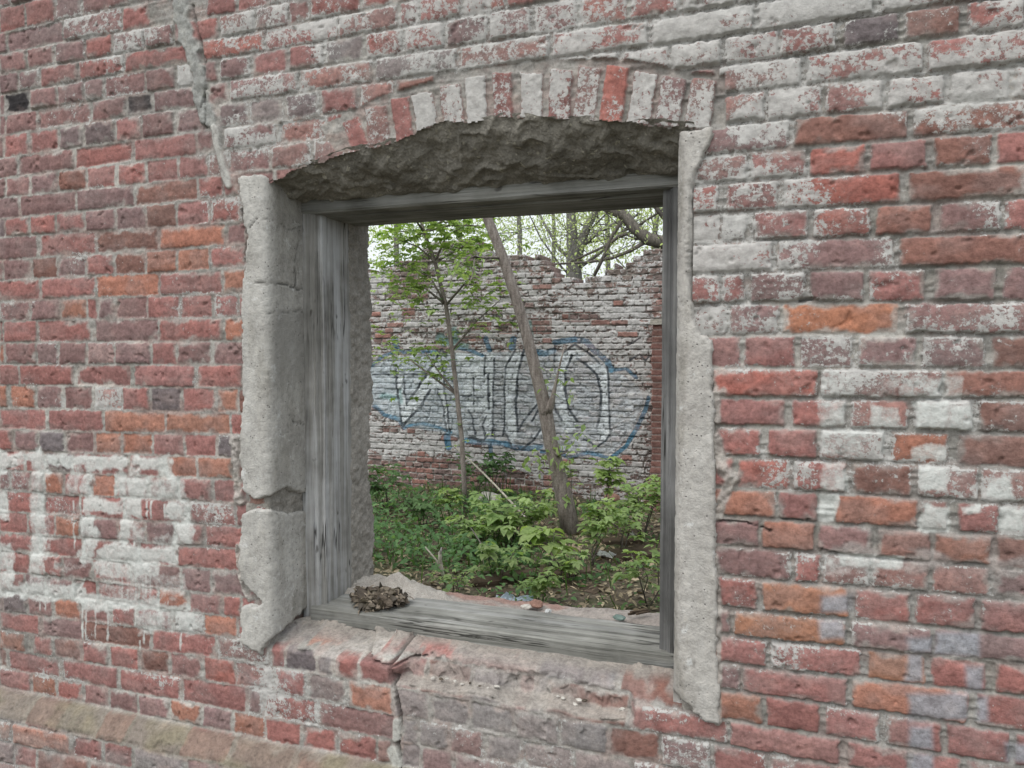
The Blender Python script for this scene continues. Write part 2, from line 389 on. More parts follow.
def parse_rows():
    r = random.Random(5); rows = {}
    import re
    for n in range(NMIN, NMAX):
        bl = []
        for tok in ROWS.get(n, '').split():
            a, b, c, w = re.match(r'(\d+)-(\d+)([A-Za-z])(\d)', tok).groups()
            zm = lambda px: .5 * (joint_z(n, Xat(px, 1.5)) + joint_z(n + 1, Xat(px, 1.5)))
            a, b = float(a), float(b)
            bl.append([Xat(a, zm(a)), Xat(b, zm(b)), c, int(w) / 9.0])
        bl.sort()
        top = n < 0
        cl = ['p1', 'p2', 'p0', 'r1', 'p4'] if n < 5 else ['r0', 'r1', 'p0', 'o0', 'b0', 'r2', 'g1']
        cr = ['r4', 'w6', 'b2', 'r2', 'p4'] if n < 12 else ['r1', 'r0', 'b0', 'o0', 'p2', 'r2']
        full = []; cur = -4.75
        if not bl: bl = fill_row(n, -4.75, 2.9, r, cl)
        else:
            for b in bl:
                if b[0] - cur > .06:
                    f = fill_row(n, cur, b[0], r, cl if cur < -1 else cr)
                    f = [q for q in f if q[0] < b[0] - .03]
                    f[0][0] = max(f[0][0], cur + .01) if cur > -4.7 else f[0][0]
                    f[-1][1] = min(f[-1][1], b[0] - .01) if f[-1][1] > b[0] - .03 else f[-1][1]
                    if f[-1][1] < b[0] - .05: f.append([f[-1][1] + .01, b[0] - .01, cl[0][0], .1])
                    full += f
                full.append(b); cur = b[1]
            if cur < 2.9: full += [q for q in fill_row(n, cur + .26, 2.9, r, cr)]
            bl = full
        bl.sort()
        for p, q in zip(bl[:-1], bl[1:]):
            g = q[0] - p[1]
            if g < .007:
                m = .5 * (q[0] + p[1]); p[1] = m - .0035; q[0] = m + .0035
        rows[n] = [b for b in bl if b[1] - b[0] > .008]
    return rows

VOUS = [  # arch bricks: top centre, bottom centre (photo), half width px, code
 ((351, 121), (358, 140), 9, 'r5'), ((376, 108), (381, 146), 11.5, 'w6'), ((400, 99), (405, 139), 9.5, 'r3'), ((422, 94), (427, 127), 11, 'w8'),
 ((450, 86), (454, 122), 11, 'w5'), ((475, 78), (478, 125), 10.5, 'w9'), ((502, 74), (504, 118), 10, 'r5'), ((532, 74), (532, 118), 11.5, 'w9'),
 ((562, 71), (559, 117), 11.5, 'r6'), ((590, 68), (583, 122), 11.5, 'w7'), ((618, 67), (611, 117), 12, 'R4'), ((646, 73), (639, 117), 12, 'r7'),
 ((674, 78), (667, 122), 12.5, 'p6'), ((704, 80), (698, 124), 13, 'w6')]
ARCH_OUT = [(322, 127), (345, 118), (380, 99), (420, 87), (460, 76), (500, 67), (540, 63), (580, 61), (620, 61), (650, 65), (690, 74), (723, 77)]
ARCH_IN = [(724, 128), (690, 128), (640, 123), (600, 121), (560, 119), (520, 117), (495, 118), (470, 124), (445, 121), (425, 128), (400, 141), (380, 147), (350, 152), (300, 168), (268, 183)]
HOLE_TOP = [(P(px, py, 0)[0], P(px, py, 0)[2]) for px, py in ARCH_IN]
XL, XR = -1.555, -.226            # sides of the opening in the front skin
def arch_z(X):
    pts = sorted(HOLE_TOP)
    return np.interp(X, [p[0] for p in pts], [p[1] for p in pts])

WHITE_LEFT = [  # remains of white painted letters (photo rectangles, amount)
 (-5, 452, 23, 466, .95), (-5, 452, 6, 474, .9), (14, 466, 23, 474, .6), (31, 452, 45, 575, .80), (48, 455, 71, 464, .95), (71, 452, 82, 492, .55),
 (87, 456, 126, 471, .97), (135, 456, 170, 464, .85), (135, 464, 142, 474, .8), (158, 460, 170, 476, .7), (131, 476, 150, 497, .88), (150, 479, 180, 498, .8), (84, 474, 95, 494, .8), (115, 476, 124, 492, .8),
 (84, 500, 126, 513, .9), (126, 497, 143, 516, .9), (170, 503, 188, 520, .85), (82, 518, 100, 534, .85), (118, 520, 130, 540, .9), (130, 524, 142, 540, .7), (174, 523, 192, 541, .85),
 (82, 536, 96, 555, .85), (102, 546, 178, 562, .92), (-5, 488, 7, 518, .8), (-5, 543, 14, 572, .8), (32, 510, 50, 560, .5), (95, 560, 160, 576, .8), (60, 560, 95, 570, .5), (150, 535, 178, 548, .6),
 (-5, 576, 14, 596, .9), (24, 583, 82, 599, .85), (82, 597, 162, 609, .92), (160, 604, 184, 611, 1.), (135, 610, 206, 632, .62), (100, 574, 185, 596, .55), (30, 574, 60, 584, .6), (184, 616, 200, 634, .7)]
DRIPS = [(41, 585, 612), (46, 588, 611), (83, 592, 640), (86, 600, 641), (108, 596, 642), (122, 560, 600), (128, 560, 602), (136, 575, 628), (144, 578, 645), (147, 570, 600), (151, 575, 626), (96, 610, 640),
 (154, 612, 626), (170, 600, 634), (181, 618, 652), (148, 500, 520), (152, 500, 520), (166, 503, 520), (172, 505, 520), (73, 500, 512), (81, 496, 512), (75, 519, 550), (135, 540, 556), (126, 540, 552), (140, 640, 652), (174, 544, 562), (166, 545, 560), (170, 545, 566), (162, 544, 560)]
WHITE_RIGHT = [(819, 372, 838, 398, .62), (819, 400, 845, 425, .8), (819, 430, 884, 456, .62), (819, 462, 844, 488, .72), (817, 492, 834, 520, .9), (870, 405, 900, 426, .7), (917, 400, 945, 428, .9), (916, 446, 945, 460, .75), (919, 468, 946, 490, .9), (920, 505, 948, 528, .97),
 (950, 404, 972, 430, .85), (988, 476, 1012, 498, .85), (1002, 510, 1030, 534, .9), (960, 506, 980, 512, .9), (820, 375, 900, 396, .5), (902, 376, 962, 398, .6), (836, 556, 900, 566, .8), (850, 560, 880, 572, .6), (820, 560, 850, 575, .5)]
BLUEGREY = [(820, 593, 853, 611), (818, 618, 846, 637), (906, 652, 924, 682), (908, 692, 968, 720), (965, 664, 984, 692), (976, 696, 988, 722), (908, 724, 931, 748), (1004, 742, 1030, 762), (906, 636, 932, 652), (934, 632, 980, 655), (905, 752, 935, 775)]

def front_wall(parent):
    X = np.concatenate([np.arange(-4.6, -2.84, .011), np.arange(-2.84, .56, .0036), np.arange(.56, 2.6, .011)])
    Z = np.concatenate([np.arange(-.2, 0, .012), np.arange(0, 2.88, .0036), np.arange(2.88, 3.42, .012)])
    nx, nz = len(X), len(Z)
    XX, ZZ = np.meshgrid(X, Z, indexing='ij')
    # course lines meander a little
    wob = (fbm(XX * 2.2, ZZ * 9, 1, 3) - .5) * .007
    zz = ZZ + wob
    xx = XX + (fbm(XX * 14, ZZ * 14, 2, 3) - .5) * .007
    PX, PY = proj(XX, 0 * XX, ZZ)
    edge_n = (fbm(XX * 60, ZZ * 60, 3, 4) - .5) * .0105
    col = np.zeros((nx, nz, 3)); brick = np.zeros((nx, nz)); wht = np.zeros((nx, nz)); off = np.zeros((nx, nz))
    rows = parse_rows()
    deep = np.clip(ss(150, 60, PY) * .5 + ss(560, 720, PX) * .8, 0, 1)           # open joints upper and right, flush on the left
    mort = lerpc(np.broadcast_to(np.array((.295, .283, .262)), (nx, nz, 3)).copy(), (.245, .238, .222), deep)
    mort = lerpc(mort, (.255, .17, .15), ss(.42, .68, fbm(XX * 16, ZZ * 22, 48, 4)) * .55 * (1 - .5 * deep))
    mort = lerpc(mort, (.40, .39, .36), ss(.55, .75, fbm(XX * 3, ZZ * 5, 8, 4)) * .7)
    mort = lerpc(mort, (.20, .195, .175), ss(.55, .8, fbm(XX * 7, ZZ * 12, 9, 4)) * .8)
    col[:] = mort
    BR = random.Random(11)
    for n in range(NMIN, NMAX):
        zt = joint_z(n, X)[:, None]; zb = joint_z(n + 1, X)[:, None]
        m = (zz <= zt) & (zz > zb)
        if not m.any(): continue
        bl = rows[n]
        if not bl: continue
        ii, jj = np.nonzero(m)
        x = xx[ii, jj]; z = zz[ii, jj]
        x0 = np.array([b[0] for b in bl]); x1 = np.array([b[1] for b in bl])
        k = np.clip(np.searchsorted(x0, x) - 1, 0, len(bl) - 1)
        dx = np.minimum(x - x0[k], x1[k] - x)
        jw = (.0024 + .0016 * deep[ii, jj])
        dz = np.minimum(zt[ii, 0] - z, z - zb[ii, 0]) - jw
        rad = .0055
        q = np.hypot(np.maximum(rad - dx, 0), np.maximum(rad - dz, 0))
        d = np.where((dx < rad) & (dz < rad), rad - q, np.minimum(dx, dz)) + edge_n[ii, jj]
        bm = ss(-.0005, .0035, d)
        cols = []; ofs = []; tx = []; tz = []; ws = []; hol = []
        for b in bl:
            c = np.array(PAL[b[2]]); v = BR.uniform(.86, 1.12); h = BR.uniform(-.05, .05)
            cols.append(c * v * np.array([1 + h, 1 - h * .5, 1 - h])); ofs.append(BR.gauss(0, .0022)); tx.append(BR.gauss(0, .012)); tz.append(BR.gauss(0, .02))
            ws.append(b[3]); hol.append(1.0 if b[2] == 'k' else 0.0)
        cols = np.array(cols); ofs = np.array(ofs); tx = np.array(tx); tz = np.array(tz); ws = np.array(ws); hol = np.array(hol)
        xc = .5 * (x0 + x1)
        bc = cols[k]
        patch = ss(.45, .70, fbm(x * 11 + k * 3.7, z * 17, 12, 4))[:, None] * 2.2
        bc = bc * (1 - .16 * patch) + .16 * patch * np.array((.22, .17, .16))
        # mortar smeared over the arrises, lime specks
        sm_ = ss(.013, .0, d - (fbm(x * 28, z * 28, 17, 4) - .5) * .042) * ss(.38, .62, fbm(x * 5 + k * 1.3, z * 6, 18, 3))
        bc = bc + (mort[ii, jj] * 1.08 - bc) * (sm_ * .8)[:, None]
        col[ii, jj] = lerp(col[ii, jj], bc, bm[:, None])
        brick[ii, jj] = bm * (1 - hol[k])
        lift = ofs[k] + (x - xc[k]) * tx[k] + (z - .5 * (zt[ii, 0] + zb[ii, 0])) * tz[k] + .003 * ss(0, .02, d) - .006 * ss(.72, .84, fbm(x * 34 + k, z * 34, 14, 3))
        off[ii, jj] = bm * np.where(hol[k] > .5, -.026, lift)
        w = ws[k] * .80
        # white on mortar is the mean of the courses around
        w = np.clip(w + .30 * ss(.009, .0, d) * (w > .08) + (fbm(x * 9, z * 12, 19, 4) - .5) * 1.0 * (w > .05), 0, 1)
        w = np.maximum(w, .26 * ss(.40, .62, fbm(x * 4, z * 4, 37, 4)))
        wht[ii, jj] = np.where(bm > .5, w, np.clip(w * .62 + (fbm(x * 10, z * 14, 49, 3) - .5) * .3 * (w > .2), 0, .6))
    # two putlog holes: second one is shallow to the left
    # arch of bricks on edge
    outer = ARCH_OUT; ring = outer + ARCH_IN[:1] + ARCH_IN[1:12] + [(338, 150)]
    sd = poly_sd(PX, PY, ring)
    inring = sd > 0
    near = ss(-3.0, -1.0, sd)
    brick = np.where(inring, 0, brick * (1 - near)); off = np.where(inring, -.001, off * (1 - near))
    col = np.where((sd > -2.2)[..., None], mort * 1.02, col); wht = np.where(sd > -2.2, .14, wht)
    for (tx_, ty_), (bx_, by_), hw, code in VOUS:
        vx, vy = bx_ - tx_, by_ - ty_; L = math.hypot(vx, vy); vx /= L; vy /= L
        a = (PX - tx_) * vx + (PY - ty_) * vy; c = (PX - tx_) * -vy + (PY - ty_) * vx
        dd = np.minimum(np.minimum(a + 1.5, L + 8 - a), hw - np.abs(c)) + edge_n * 330
        bm = ss(0, 1.3, dd) * (sd > -1)
        cc = np.array(PAL[code[0]]) * BR.uniform(.82, 1.05)
        col = lerp(col, cc, bm[..., None]); brick = np.maximum(brick, bm)
        off = lerp(off, .004 + BR.gauss(0, .002), bm); wht = lerp(wht, np.clip(int(code[1]) / 9 * .80 + (fbm(XX * 13, ZZ * 9, 50, 4) - .5) * .7, 0, 1), bm)
    # thin pointed ridge along the arch back
    rd = seg_dist(PX, PY, outer[1:])
    off = off + .006 * ss(2.2, .8, rd)
    off = off - .014 * ss(1.6, .6, seg_dist(PX, PY, [(396, 98), (420, 92), (450, 83)])) * 1
    off = off - .016 * ss(2.2, .8, seg_dist(PX, PY, [(640, 66), (668, 71), (700, 68)]))
    # mortar level
    mrec = .0015 - .0080 * deep + (fbm(XX * 30, ZZ * 60, 5, 4) - .5) * .007
    ridge = .006 * ss(.25, .0, np.abs(fbm(XX * 1.5, ZZ * 40, 6, 2) - .5) * 2) * deep
    h = brick * (.0022 + .0020 * deep + off) + (1 - brick) * (mrec + ridge + np.where(off < -.03, off, 0))
    h += (fbm(XX * 55, ZZ * 55, 7, 4) - .5) * .0042 + (fbm(XX * 3, ZZ * 3, 16, 3) - .5) * .012
    # grime over everything: broad stains
    st = ss(.52, .75, fbm(XX * 1.7, ZZ * 2.6, 20, 5))
    col = lerpc(col, (.17, .155, .15), st * .28)
    # cement strip running down at upper left
    strip = [(176, -30), (183, 20), (190, 45), (199, 72), (204, 98), (211, 122)]
    dst = seg_dist(PX, PY, strip) + (fbm(XX * 30, ZZ * 30, 21, 3) - .5) * 9
    m = ss(8.5, 6, dst)
    col = lerpc(col, (.27, .275, .26), m); wht = wht * (1 - m) + .05 * m; h = lerp(h, .009 + (fbm(XX * 24, ZZ * 24, 22, 4) - .5) * .016, m)
    m2 = ss(4.6, 3.0, seg_dist(PX, PY, [(217, 130), (220, 150), (225, 168), (231, 186)]) + (fbm(XX * 30, ZZ * 30, 23, 3) - .5) * 3)
    col = lerpc(col, (.38, .375, .35), m2); h = lerp(h, .016, m2); wht *= (1 - m2)
    for pts, wd, dp in (([(206, 90), (208, 118), (207, 128)], 1.4, .022), ([(192, 5), (205, 60), (207, 85), (203, 108)], 1.2, .012),
                        ([(392, 646), (389, 668), (396, 690), (401, 716), (398, 742), (402, 790)], 2.2, .05), ([(338, 640), (362, 660), (392, 668), (420, 664)], 1.3, .03),
                        ([(243, 210), (248, 235), (247, 262)], 1.5, .02), ([(800, 300), (812, 299)], 2.2, .02), ([(776, 519), (812, 520)], 1.4, .02),
                        ([(717, 520), (745, 522), (770, 530)], 1.2, .015), ([(930, 562), (850, 556), (822, 549)], 1.3, .012)):
        dd = seg_dist(PX, PY, pts) + (fbm(XX * 40, ZZ * 40, 24, 3) - .5) * 3
        mm = ss(wd, wd * .4, dd); h -= dp * mm; col = lerpc(col, (.11, .10, .095), mm * .5)
    dd = seg_dist(PX, PY, [(397, 722), (397, 738)]); col = lerpc(col, (.40, .40, .37), ss(5, 3, dd)); h = lerp(h, .006, ss(5, 3, dd))
    dd = seg_dist(PX, PY, [(393, 750), (398, 764)]); col = lerpc(col, (.38, .38, .35), ss(6, 4, dd)); h = lerp(h, .006, ss(6, 4, dd))
    # lumpy mortar around the cement jambs
    for pts, wd in (([(236, 440), (238, 470), (240, 500)], 6), ([(718, 440), (722, 470), (733, 478), (722, 500), (718, 515)], 7), ([(716, 395), (718, 420)], 5), ([(240, 545), (244, 590), (250, 600)], 4), ([(715, 555), (719, 640), (718, 720)], 4.5)):
        dd = seg_dist(PX, PY, pts) + (fbm(XX * 30, ZZ * 30, 26, 3) - .5) * 6
        mm = ss(wd, wd * .5, dd); col = lerpc(col, (.33, .31, .285), mm * .9); h = lerp(h, .010 + (fbm(XX * 40, ZZ * 40, 27, 4) - .5) * .03, mm); wht *= (1 - mm * .8)
    # rough render patch crossing course 18 on the right
    mm = ss(15, 9, np.abs(PY - (552 + (PX - 800) * .075)) + (fbm(XX * 14, ZZ * 14, 28, 4) - .5) * 22) * ss(800, 830, PX) * .8
    mm *= ss(.42, .6, fbm(XX * 12, ZZ * 20, 29, 4))
    col = lerpc(col, (.30, .27, .255), mm); h = lerp(h, .007, mm * .8)
    # grey weathering under the window
    mm = ss(0, 1, 1.15 - np.hypot((PX - 500) / 150, (PY - 715) / 75)) * (.35 + .5 * fbm(XX * 6, ZZ * 6, 30, 4))
    col = lerpc(col, (.27, .255, .24), np.clip(mm, 0, 1) * .55)
    # white letters, drips and other paint
    wr = np.zeros((nx, nz)); jx = (fbm(XX * 16, ZZ * 16, 31, 5) - .5) * 17; jy = (fbm(XX * 16, ZZ * 16, 32, 5) - .5) * 13
    for x0, y0, x1, y1, a in WHITE_LEFT + WHITE_RIGHT:
        d = np.minimum(np.minimum(PX + jx - x0, x1 - PX - jx), np.minimum(PY + jy - y0, y1 - PY - jy))
        wr = np.maximum(wr, ss(-3.5, 3.5, d + 1.2) * a)
    for a, wd, pts in ((.9, 5.5, [(38, 452), (38, 574)]), (.75, 4.5, [(90, 466), (90, 505), (92, 560)]), (.85, 5, [(125, 476), (126, 512), (125, 544)]), (.9, 5.5, [(138, 459), (166, 468), (180, 486), (188, 508), (188, 530), (172, 548), (150, 555), (104, 553)]),
                     (.8, 5, [(100, 532), (86, 562)]), (.85, 5, [(88, 508), (126, 508)]), (.85, 5, [(-5, 456), (70, 458), (126, 463)]), (.8, 5, [(-5, 548), (12, 558), (12, 590), (40, 591), (84, 592)]), (.9, 4.5, [(84, 598), (120, 603), (184, 608)]), (.6, 7, [(150, 584), (110, 584)]), (.6, 7, [(140, 618), (200, 625)])):
        wr = np.maximum(wr, ss(3, -3, seg_dist(PX + jx * .7, PY + jy * .7, pts) - wd) * a)
    for x0, y0, y1 in DRIPS:
        d = np.minimum(1.3 - np.abs(PX - x0 + (fbm(ZZ * 6, XX * 0 + x0, 33, 2) - .5) * 2), np.minimum(PY - y0, (y1 - PY) * .2))
        wr = np.maximum(wr, ss(-.6, .8, d) * .72)
    haze = ss(.45, .7, fbm(XX * 4, ZZ * 7, 34, 4)) * ss(210, 150, PX) * ss(440, 470, PY) * ss(650, 600, PY) * .42
    wht = np.maximum(wht, haze)
    # thick white paint is opaque also where the flakes end
    # limewash clouds upper right and top
    cl = ss(.50, .75, fbm(XX * 5, ZZ * 9, 35, 4)) * np.clip(ss(620, 760, PX) * ss(420, 250, PY) + ss(150, 60, PY) * ss(180, 320, PX), 0, 1)
    wht = np.where(brick > .5, np.clip(wht + cl * .18 * (wht > .15), 0, 1), wht)
    lime = ss(0, 1, 1.1 - np.hypot((PX - 285) / 60, (PY - 680) / 26)) * ss(.4, .6, fbm(XX * 14, ZZ * 14, 36, 4))
    wht = np.maximum(wht, lime * .75); col = lerpc(col, (.36, .40, .41), lime * .35)
    for x0, y0, x1, y1 in BLUEGREY:
        d = np.minimum(np.minimum(PX + jx * .5 - x0, x1 - PX - jx * .5), np.minimum(PY + jy * .4 - y0, y1 - PY - jy * .4))
        col = lerpc(col, (.265, .28, .305), ss(-3.5, 4.5, d) * np.where(brick > .5, .85, .5))
    # ---- sill zone under the window: broken courses stepping back to the frame
    xa, xb, xc_, xd = Xat(268, .6), Xat(395, .6), Xat(630, .6), Xat(705, .6)
    zn = ZZ + (fbm(XX * 9, ZZ * 9, 40, 4) - .5) * .026
    wob2 = (fbm(XX * 20, ZZ * 20, 41, 4) - .5) * .030 + (np.floor(fbm(XX * 11, ZZ * 15, 47, 3) * 7) / 7 - .5) * .055
    mid = np.interp(zn, [.546, .556, .564, .624, .633, .643, .70], [0, .012, .066, .080, .12, .175, .19])
    side = np.interp(zn, [.594, .606, .642, .70], [0, .012, .16, .19])
    t = ss(xb - .02, xb + .02, XX) * ss(xc_ + .02, xc_ - .02, XX)
    rec = lerp(side, mid, t) * ss(xa - .04, xa + .05, XX) * ss(xd + .04, xd - .08, XX)
    rec = (rec + wob2 * ss(.004, .02, rec)) * (ZZ < .69)
    ledge = (t > .5) & (zn > .556) & (zn < .577)
    h = h * (1 - .0 * rec) - rec
    lm = ss(.544, .551, zn) * ss(.572, .563, zn) * t
    col = lerpc(col, (.27, .25, .225), lm * .9)
    rub = ss(.03, .10, rec) * ss(.36, .50, fbm(XX * 16, ZZ * 22, 42, 4))
    col = lerpc(col, (.28, .262, .24), rub * .85); wht = wht * (1 - np.maximum(lm, rub))
    rub2 = ss(.10, .15, rec); col = lerpc(col, (.26, .24, .215), rub2 * .85)
    # ---- plinth: weathered mortar fillet, then the plinth face
    zl = joint_z(28, X)[:, None] + (fbm(XX * 5, ZZ * 2, 43, 3) - .5) * .012
    pr = np.interp(zl - ZZ, [0, .012, .055, .075], [0, .03, .068, .075])
    h += pr
    fm = ss(-.004, .008, zl - ZZ) * ss(.085, .060, zl - ZZ)
    col = lerpc(col, (.165, .14, .11), fm * .72); wht *= (1 - fm); brick = brick * (1 - fm)
    col = lerpc(col, (.19, .172, .115), fm * ss(.5, .7, fbm(XX * 6, ZZ * 10, 44, 3)) * .7)
    low = ss(.07, .12, zl - ZZ); col = lerpc(col, (.255, .25, .24), low * ss(.35, .65, fbm(XX * 8, ZZ * 8, 45, 4)) * .55)
    Y = -h
    V = np.stack([XX, Y, ZZ], -1).reshape(-1, 3)
    # opening
    xm = .5 * (X[1:] + X[:-1]); zm = .5 * (Z[1:] + Z[:-1])
    XM, ZM = np.meshgrid(xm, zm, indexing='ij')
    rag = (fbm(XM * 28, ZM * 28, 46, 4) - .5) * .022
    hole = (XM > XL) & (XM < XR) & (ZM < arch_z(XM) + rag) & (ZM > .655)
    Fc = grid_faces(nx, nz, ~hole)[:, ::-1]
    Fc = Fc[:, ::-1]
    attrs = {'col': np.clip(col, 0, 1).reshape(-1, 3), 'wht': wht.ravel(), 'pnt': (wr * (rec < .02)).ravel()}
    V, Fc, attrs = compact(V, Fc, attrs)
    # body of the wall behind the skin, round the opening, with plain worn faces
    bv = []; bf = []
    def box(x0, x1, y0, y1, z0, z1):
        b = len(V) + len(bv)
        for q in ((x0, y0, z0), (x1, y0, z0), (x1, y1, z0), (x0, y1, z0), (x0, y0, z1), (x1, y0, z1), (x1, y1, z1), (x0, y1, z1)): bv.append(q)
        for f in ((0, 1, 5, 4), (1, 2, 6, 5), (2, 3, 7, 6), (3, 0, 4, 7), (4, 5, 6, 7), (3, 2, 1, 0)): bf.append([b + i for i in f])
    box(-4.6, -1.545, .10, .52, -.25, 3.41); box(-.235, 2.59, .10, .52, -.25, 3.41)
    box(-1.545, -.235, .175, .52, -.25, .622); box(-1.545, -.235, .10, .52, 2.21, 3.41)
    box(-1.545, -.235, .34, .519, 2.075, 2.21)
    box(-4.6, -4.58, -.02, .10, -.2, 3.41); box(2.58, 2.59, -.02, .10, -.2, 3.41); box(-4.6, 2.59, -.01, .10, 3.39, 3.41)
    V = np.concatenate([V, np.array(bv)]); Fc = np.concatenate([Fc, np.array(bf)])
    attrs['col'] = np.concatenate([attrs['col'], np.tile((.26, .19, .165), (len(bv), 1))]); attrs['wht'] = np.concatenate([attrs['wht'], np.full(len(bv), .3)]); attrs['pnt'] = np.concatenate([attrs['pnt'], np.zeros(len(bv))])
    o = mesh_from('brickwork', V, Fc, M_FRONT, parent, True, attrs)
    sm = np.ones(len(o.data.polygons), bool); sm[-len(bf):] = False
    o.data.polygons.foreach_set('use_smooth', sm)
    return o

# ------------------------------------------------------------------ window dressing
def patch(name, path, zs, thick, mask, mat, parent, seed, rough=.006, cracks=(), shade_stain=None, step=.006):
    """cement layer: an unfolded path (x,y) with outward normals, lifted where mask(px,py,s,z) says it survives"""
    path = np.array(path, float)
    seg = np.hypot(*(path[1:] - path[:-1]).T); cs = np.concatenate([[0], np.cumsum(seg)])
    s = np.arange(0, cs[-1], step); x = np.interp(s, cs, path[:, 0]); y = np.interp(s, cs, path[:, 1])
    tx = np.gradient(x); ty = np.gradient(y); L = np.hypot(tx, ty); nx_, ny_ = ty / L, -tx / L
    k = np.ones(5) / 5
    for _ in range(2):
        nx_ = np.convolve(np.pad(nx_, 2, 'edge'), k, 'valid'); ny_ = np.convolve(np.pad(ny_, 2, 'edge'), k, 'valid')
        x = np.convolve(np.pad(x, 2, 'edge'), np.array([.05, .25, .4, .25, .05]), 'valid'); y = np.convolve(np.pad(y, 2, 'edge'), np.array([.05, .25, .4, .25, .05]), 'valid')
    z = np.arange(zs[0], zs[1], step)
    SS, ZZ = np.meshgrid(s, z, indexing='ij')
    X0 = x[:, None] + 0 * ZZ; Y0 = y[:, None] + 0 * ZZ
    PX, PY = proj(X0, Y0, ZZ)
    nz_ = (fbm(SS * 60, ZZ * 60, seed, 4) - .5)
    sd = mask(PX, PY, SS, ZZ) + (fbm(SS * 30, ZZ * 30, seed + 1, 4) - .5) * 3.5 + (np.floor(fbm(SS * 45, ZZ * 45, seed + 9, 3) * 6) / 6 - .5) * 4
    t = ss(-1.0, 1.6, sd)
    h = lerp(-.035, thick + nz_ * rough + (fbm(SS * 8, ZZ * 6, seed + 2, 3) - .5) * .0045, t)
    crk = np.zeros_like(h)
    for pts, wd in cracks:
        d = seg_dist(PX + (fbm(SS * 22, ZZ * 22, seed + 7, 3) - .5) * 9, PY + (fbm(SS * 22, ZZ * 22, seed + 8, 3) - .5) * 9, pts)
        m = ss(wd * .95, wd * .25, d) * (.5 + .5 * ss(.35, .6, fbm(SS * 20, ZZ * 20, seed + 5, 3))); crk = np.maximum(crk, m); h -= .006 * m
    stn = shade_stain(PX, PY) if shade_stain else np.zeros_like(h)
    V = np.stack([X0 + nx_[:, None] * h, Y0 + ny_[:, None] * h, ZZ], -1).reshape(-1, 3)
    fm = sd > -3
    keep = fm[1:, 1:] | fm[:-1, :-1] | fm[1:, :-1] | fm[:-1, 1:]
    Fc = grid_faces(len(s), len(z), keep)
    V, Fc, at = compact(V, Fc, {'crk': crk.ravel(), 'stn': stn.ravel()})
    return mesh_from(name, V, Fc, mat, parent, True, at)

def profile_bar(name, prof, axis, a, b, mat, parent, seg=24, warp=.003, seed=0):
    """prof: closed polygon; axis 2 = upright (prof in x,y), 0 = level (prof in y,z)"""
    n = len(prof); V = []; Fs = []
    for i in range(seg + 1):
        t = a + (b - a) * i / seg
        for j, (p, q) in enumerate(prof):
            dp = (float(vn(t * 5, j * 1.7, seed)) - .5) * warp * 2 + (float(vn(t * 31, j * 3.7, seed + 1)) - .5) * warp * .8
            dq = (float(vn(t * 5, j * 1.3, seed + 2)) - .5) * warp * 2
            V.append((p + dp, q + dq, t) if axis == 2 else (t, p + dp, q + dq))
    for i in range(seg):
        for j in range(n):
            k = (j + 1) % n
            Fs.append((i * n + j, i * n + k, (i + 1) * n + k, (i + 1) * n + j))
    Fs.append(tuple(range(n))[::-1]); Fs.append(tuple(seg * n + j for j in range(n)))
    o = mesh_from(name, V, Fs, mat, parent, False)
    return o

def blob(name, center, size, mat, parent=None, seed=0, sub=4, flat=.15, amp=.35, freq=2.2):
    import bmesh
    bm = bmesh.new(); bmesh.ops.create_icosphere(bm, subdivisions=sub, radius=1)
    for v in bm.verts:
        c = v.co
        n = float(fbm(np.array([c.x * freq + c.z * 1.3 + seed]), np.array([c.y * freq - c.z * .9 + seed * .7]), seed, 4)[0]) - .5
        v.co = c * (1 + n * 2 * amp)
        if v.co.z < -flat: v.co.z = -flat
        v.co.x *= size[0]; v.co.y *= size[1]; v.co.z *= size[2]
    me = bpy.data.meshes.new(name); bm.to_mesh(me); bm.free(); me.materials.append(mat)
    o = bpy.data.objects.new(name, me); COL.objects.link(o); o.location = center
    if parent: o.parent = parent
    return o

wall = tag(empty('brick_wall', (0, 0, 0)), 'near red brick wall with flaking white paint around the empty window opening', 'wall')
front_wall(wall)
# left cement jamb
xe = Xat(243, 1.4)
lmask_up = [(239, 178), (258, 173), (270, 177), (330, 150), (330, 488), (300, 495), (283, 489), (262, 499), (250, 497), (244, 488), (241, 460), (243, 400), (243, 282), (248, 268), (248, 232), (243, 208)]
lmask_lo = [(243, 512), (262, 506), (285, 512), (330, 505), (330, 590), (300, 612), (272, 640), (263, 657), (256, 650), (241, 640), (241, 605), (262, 602), (241, 578), (241, 540)]
def lmask(PX, PY, s, z):
    return np.maximum(poly_sd(PX, PY, lmask_up), poly_sd(PX, PY, lmask_lo))
def lshade_stain(PX, PY):
    return np.clip(ss(252, 262, PX) * ss(308, 312, PY) * ss(420, 350, PY) * ss(268, 272, PX) * .55 + ss(285, 300, PX) * ss(320, 210, PY) * .3, 0, 1)  # shade painted on the reveal towards the frame, with a stain patch
patch('cement_jamb', [(xe - .05, -.004), (-1.538, -.004), (-1.538, .20)], (.52, 2.16), .016, lmask, M_CONC, wall, 60, .0030,
      [([(252, 226), (262, 220), (272, 220), (284, 228), (298, 226)], 1.0), ([(256, 283), (266, 285), (290, 287), (303, 292)], 1.3), ([(294, 228), (293, 258), (291, 285)], .8), ([(268, 312), (285, 311), (300, 314), (304, 322), (303, 345)], 1.1), ([(286, 420), (300, 425)], .8)], lshade_stain)
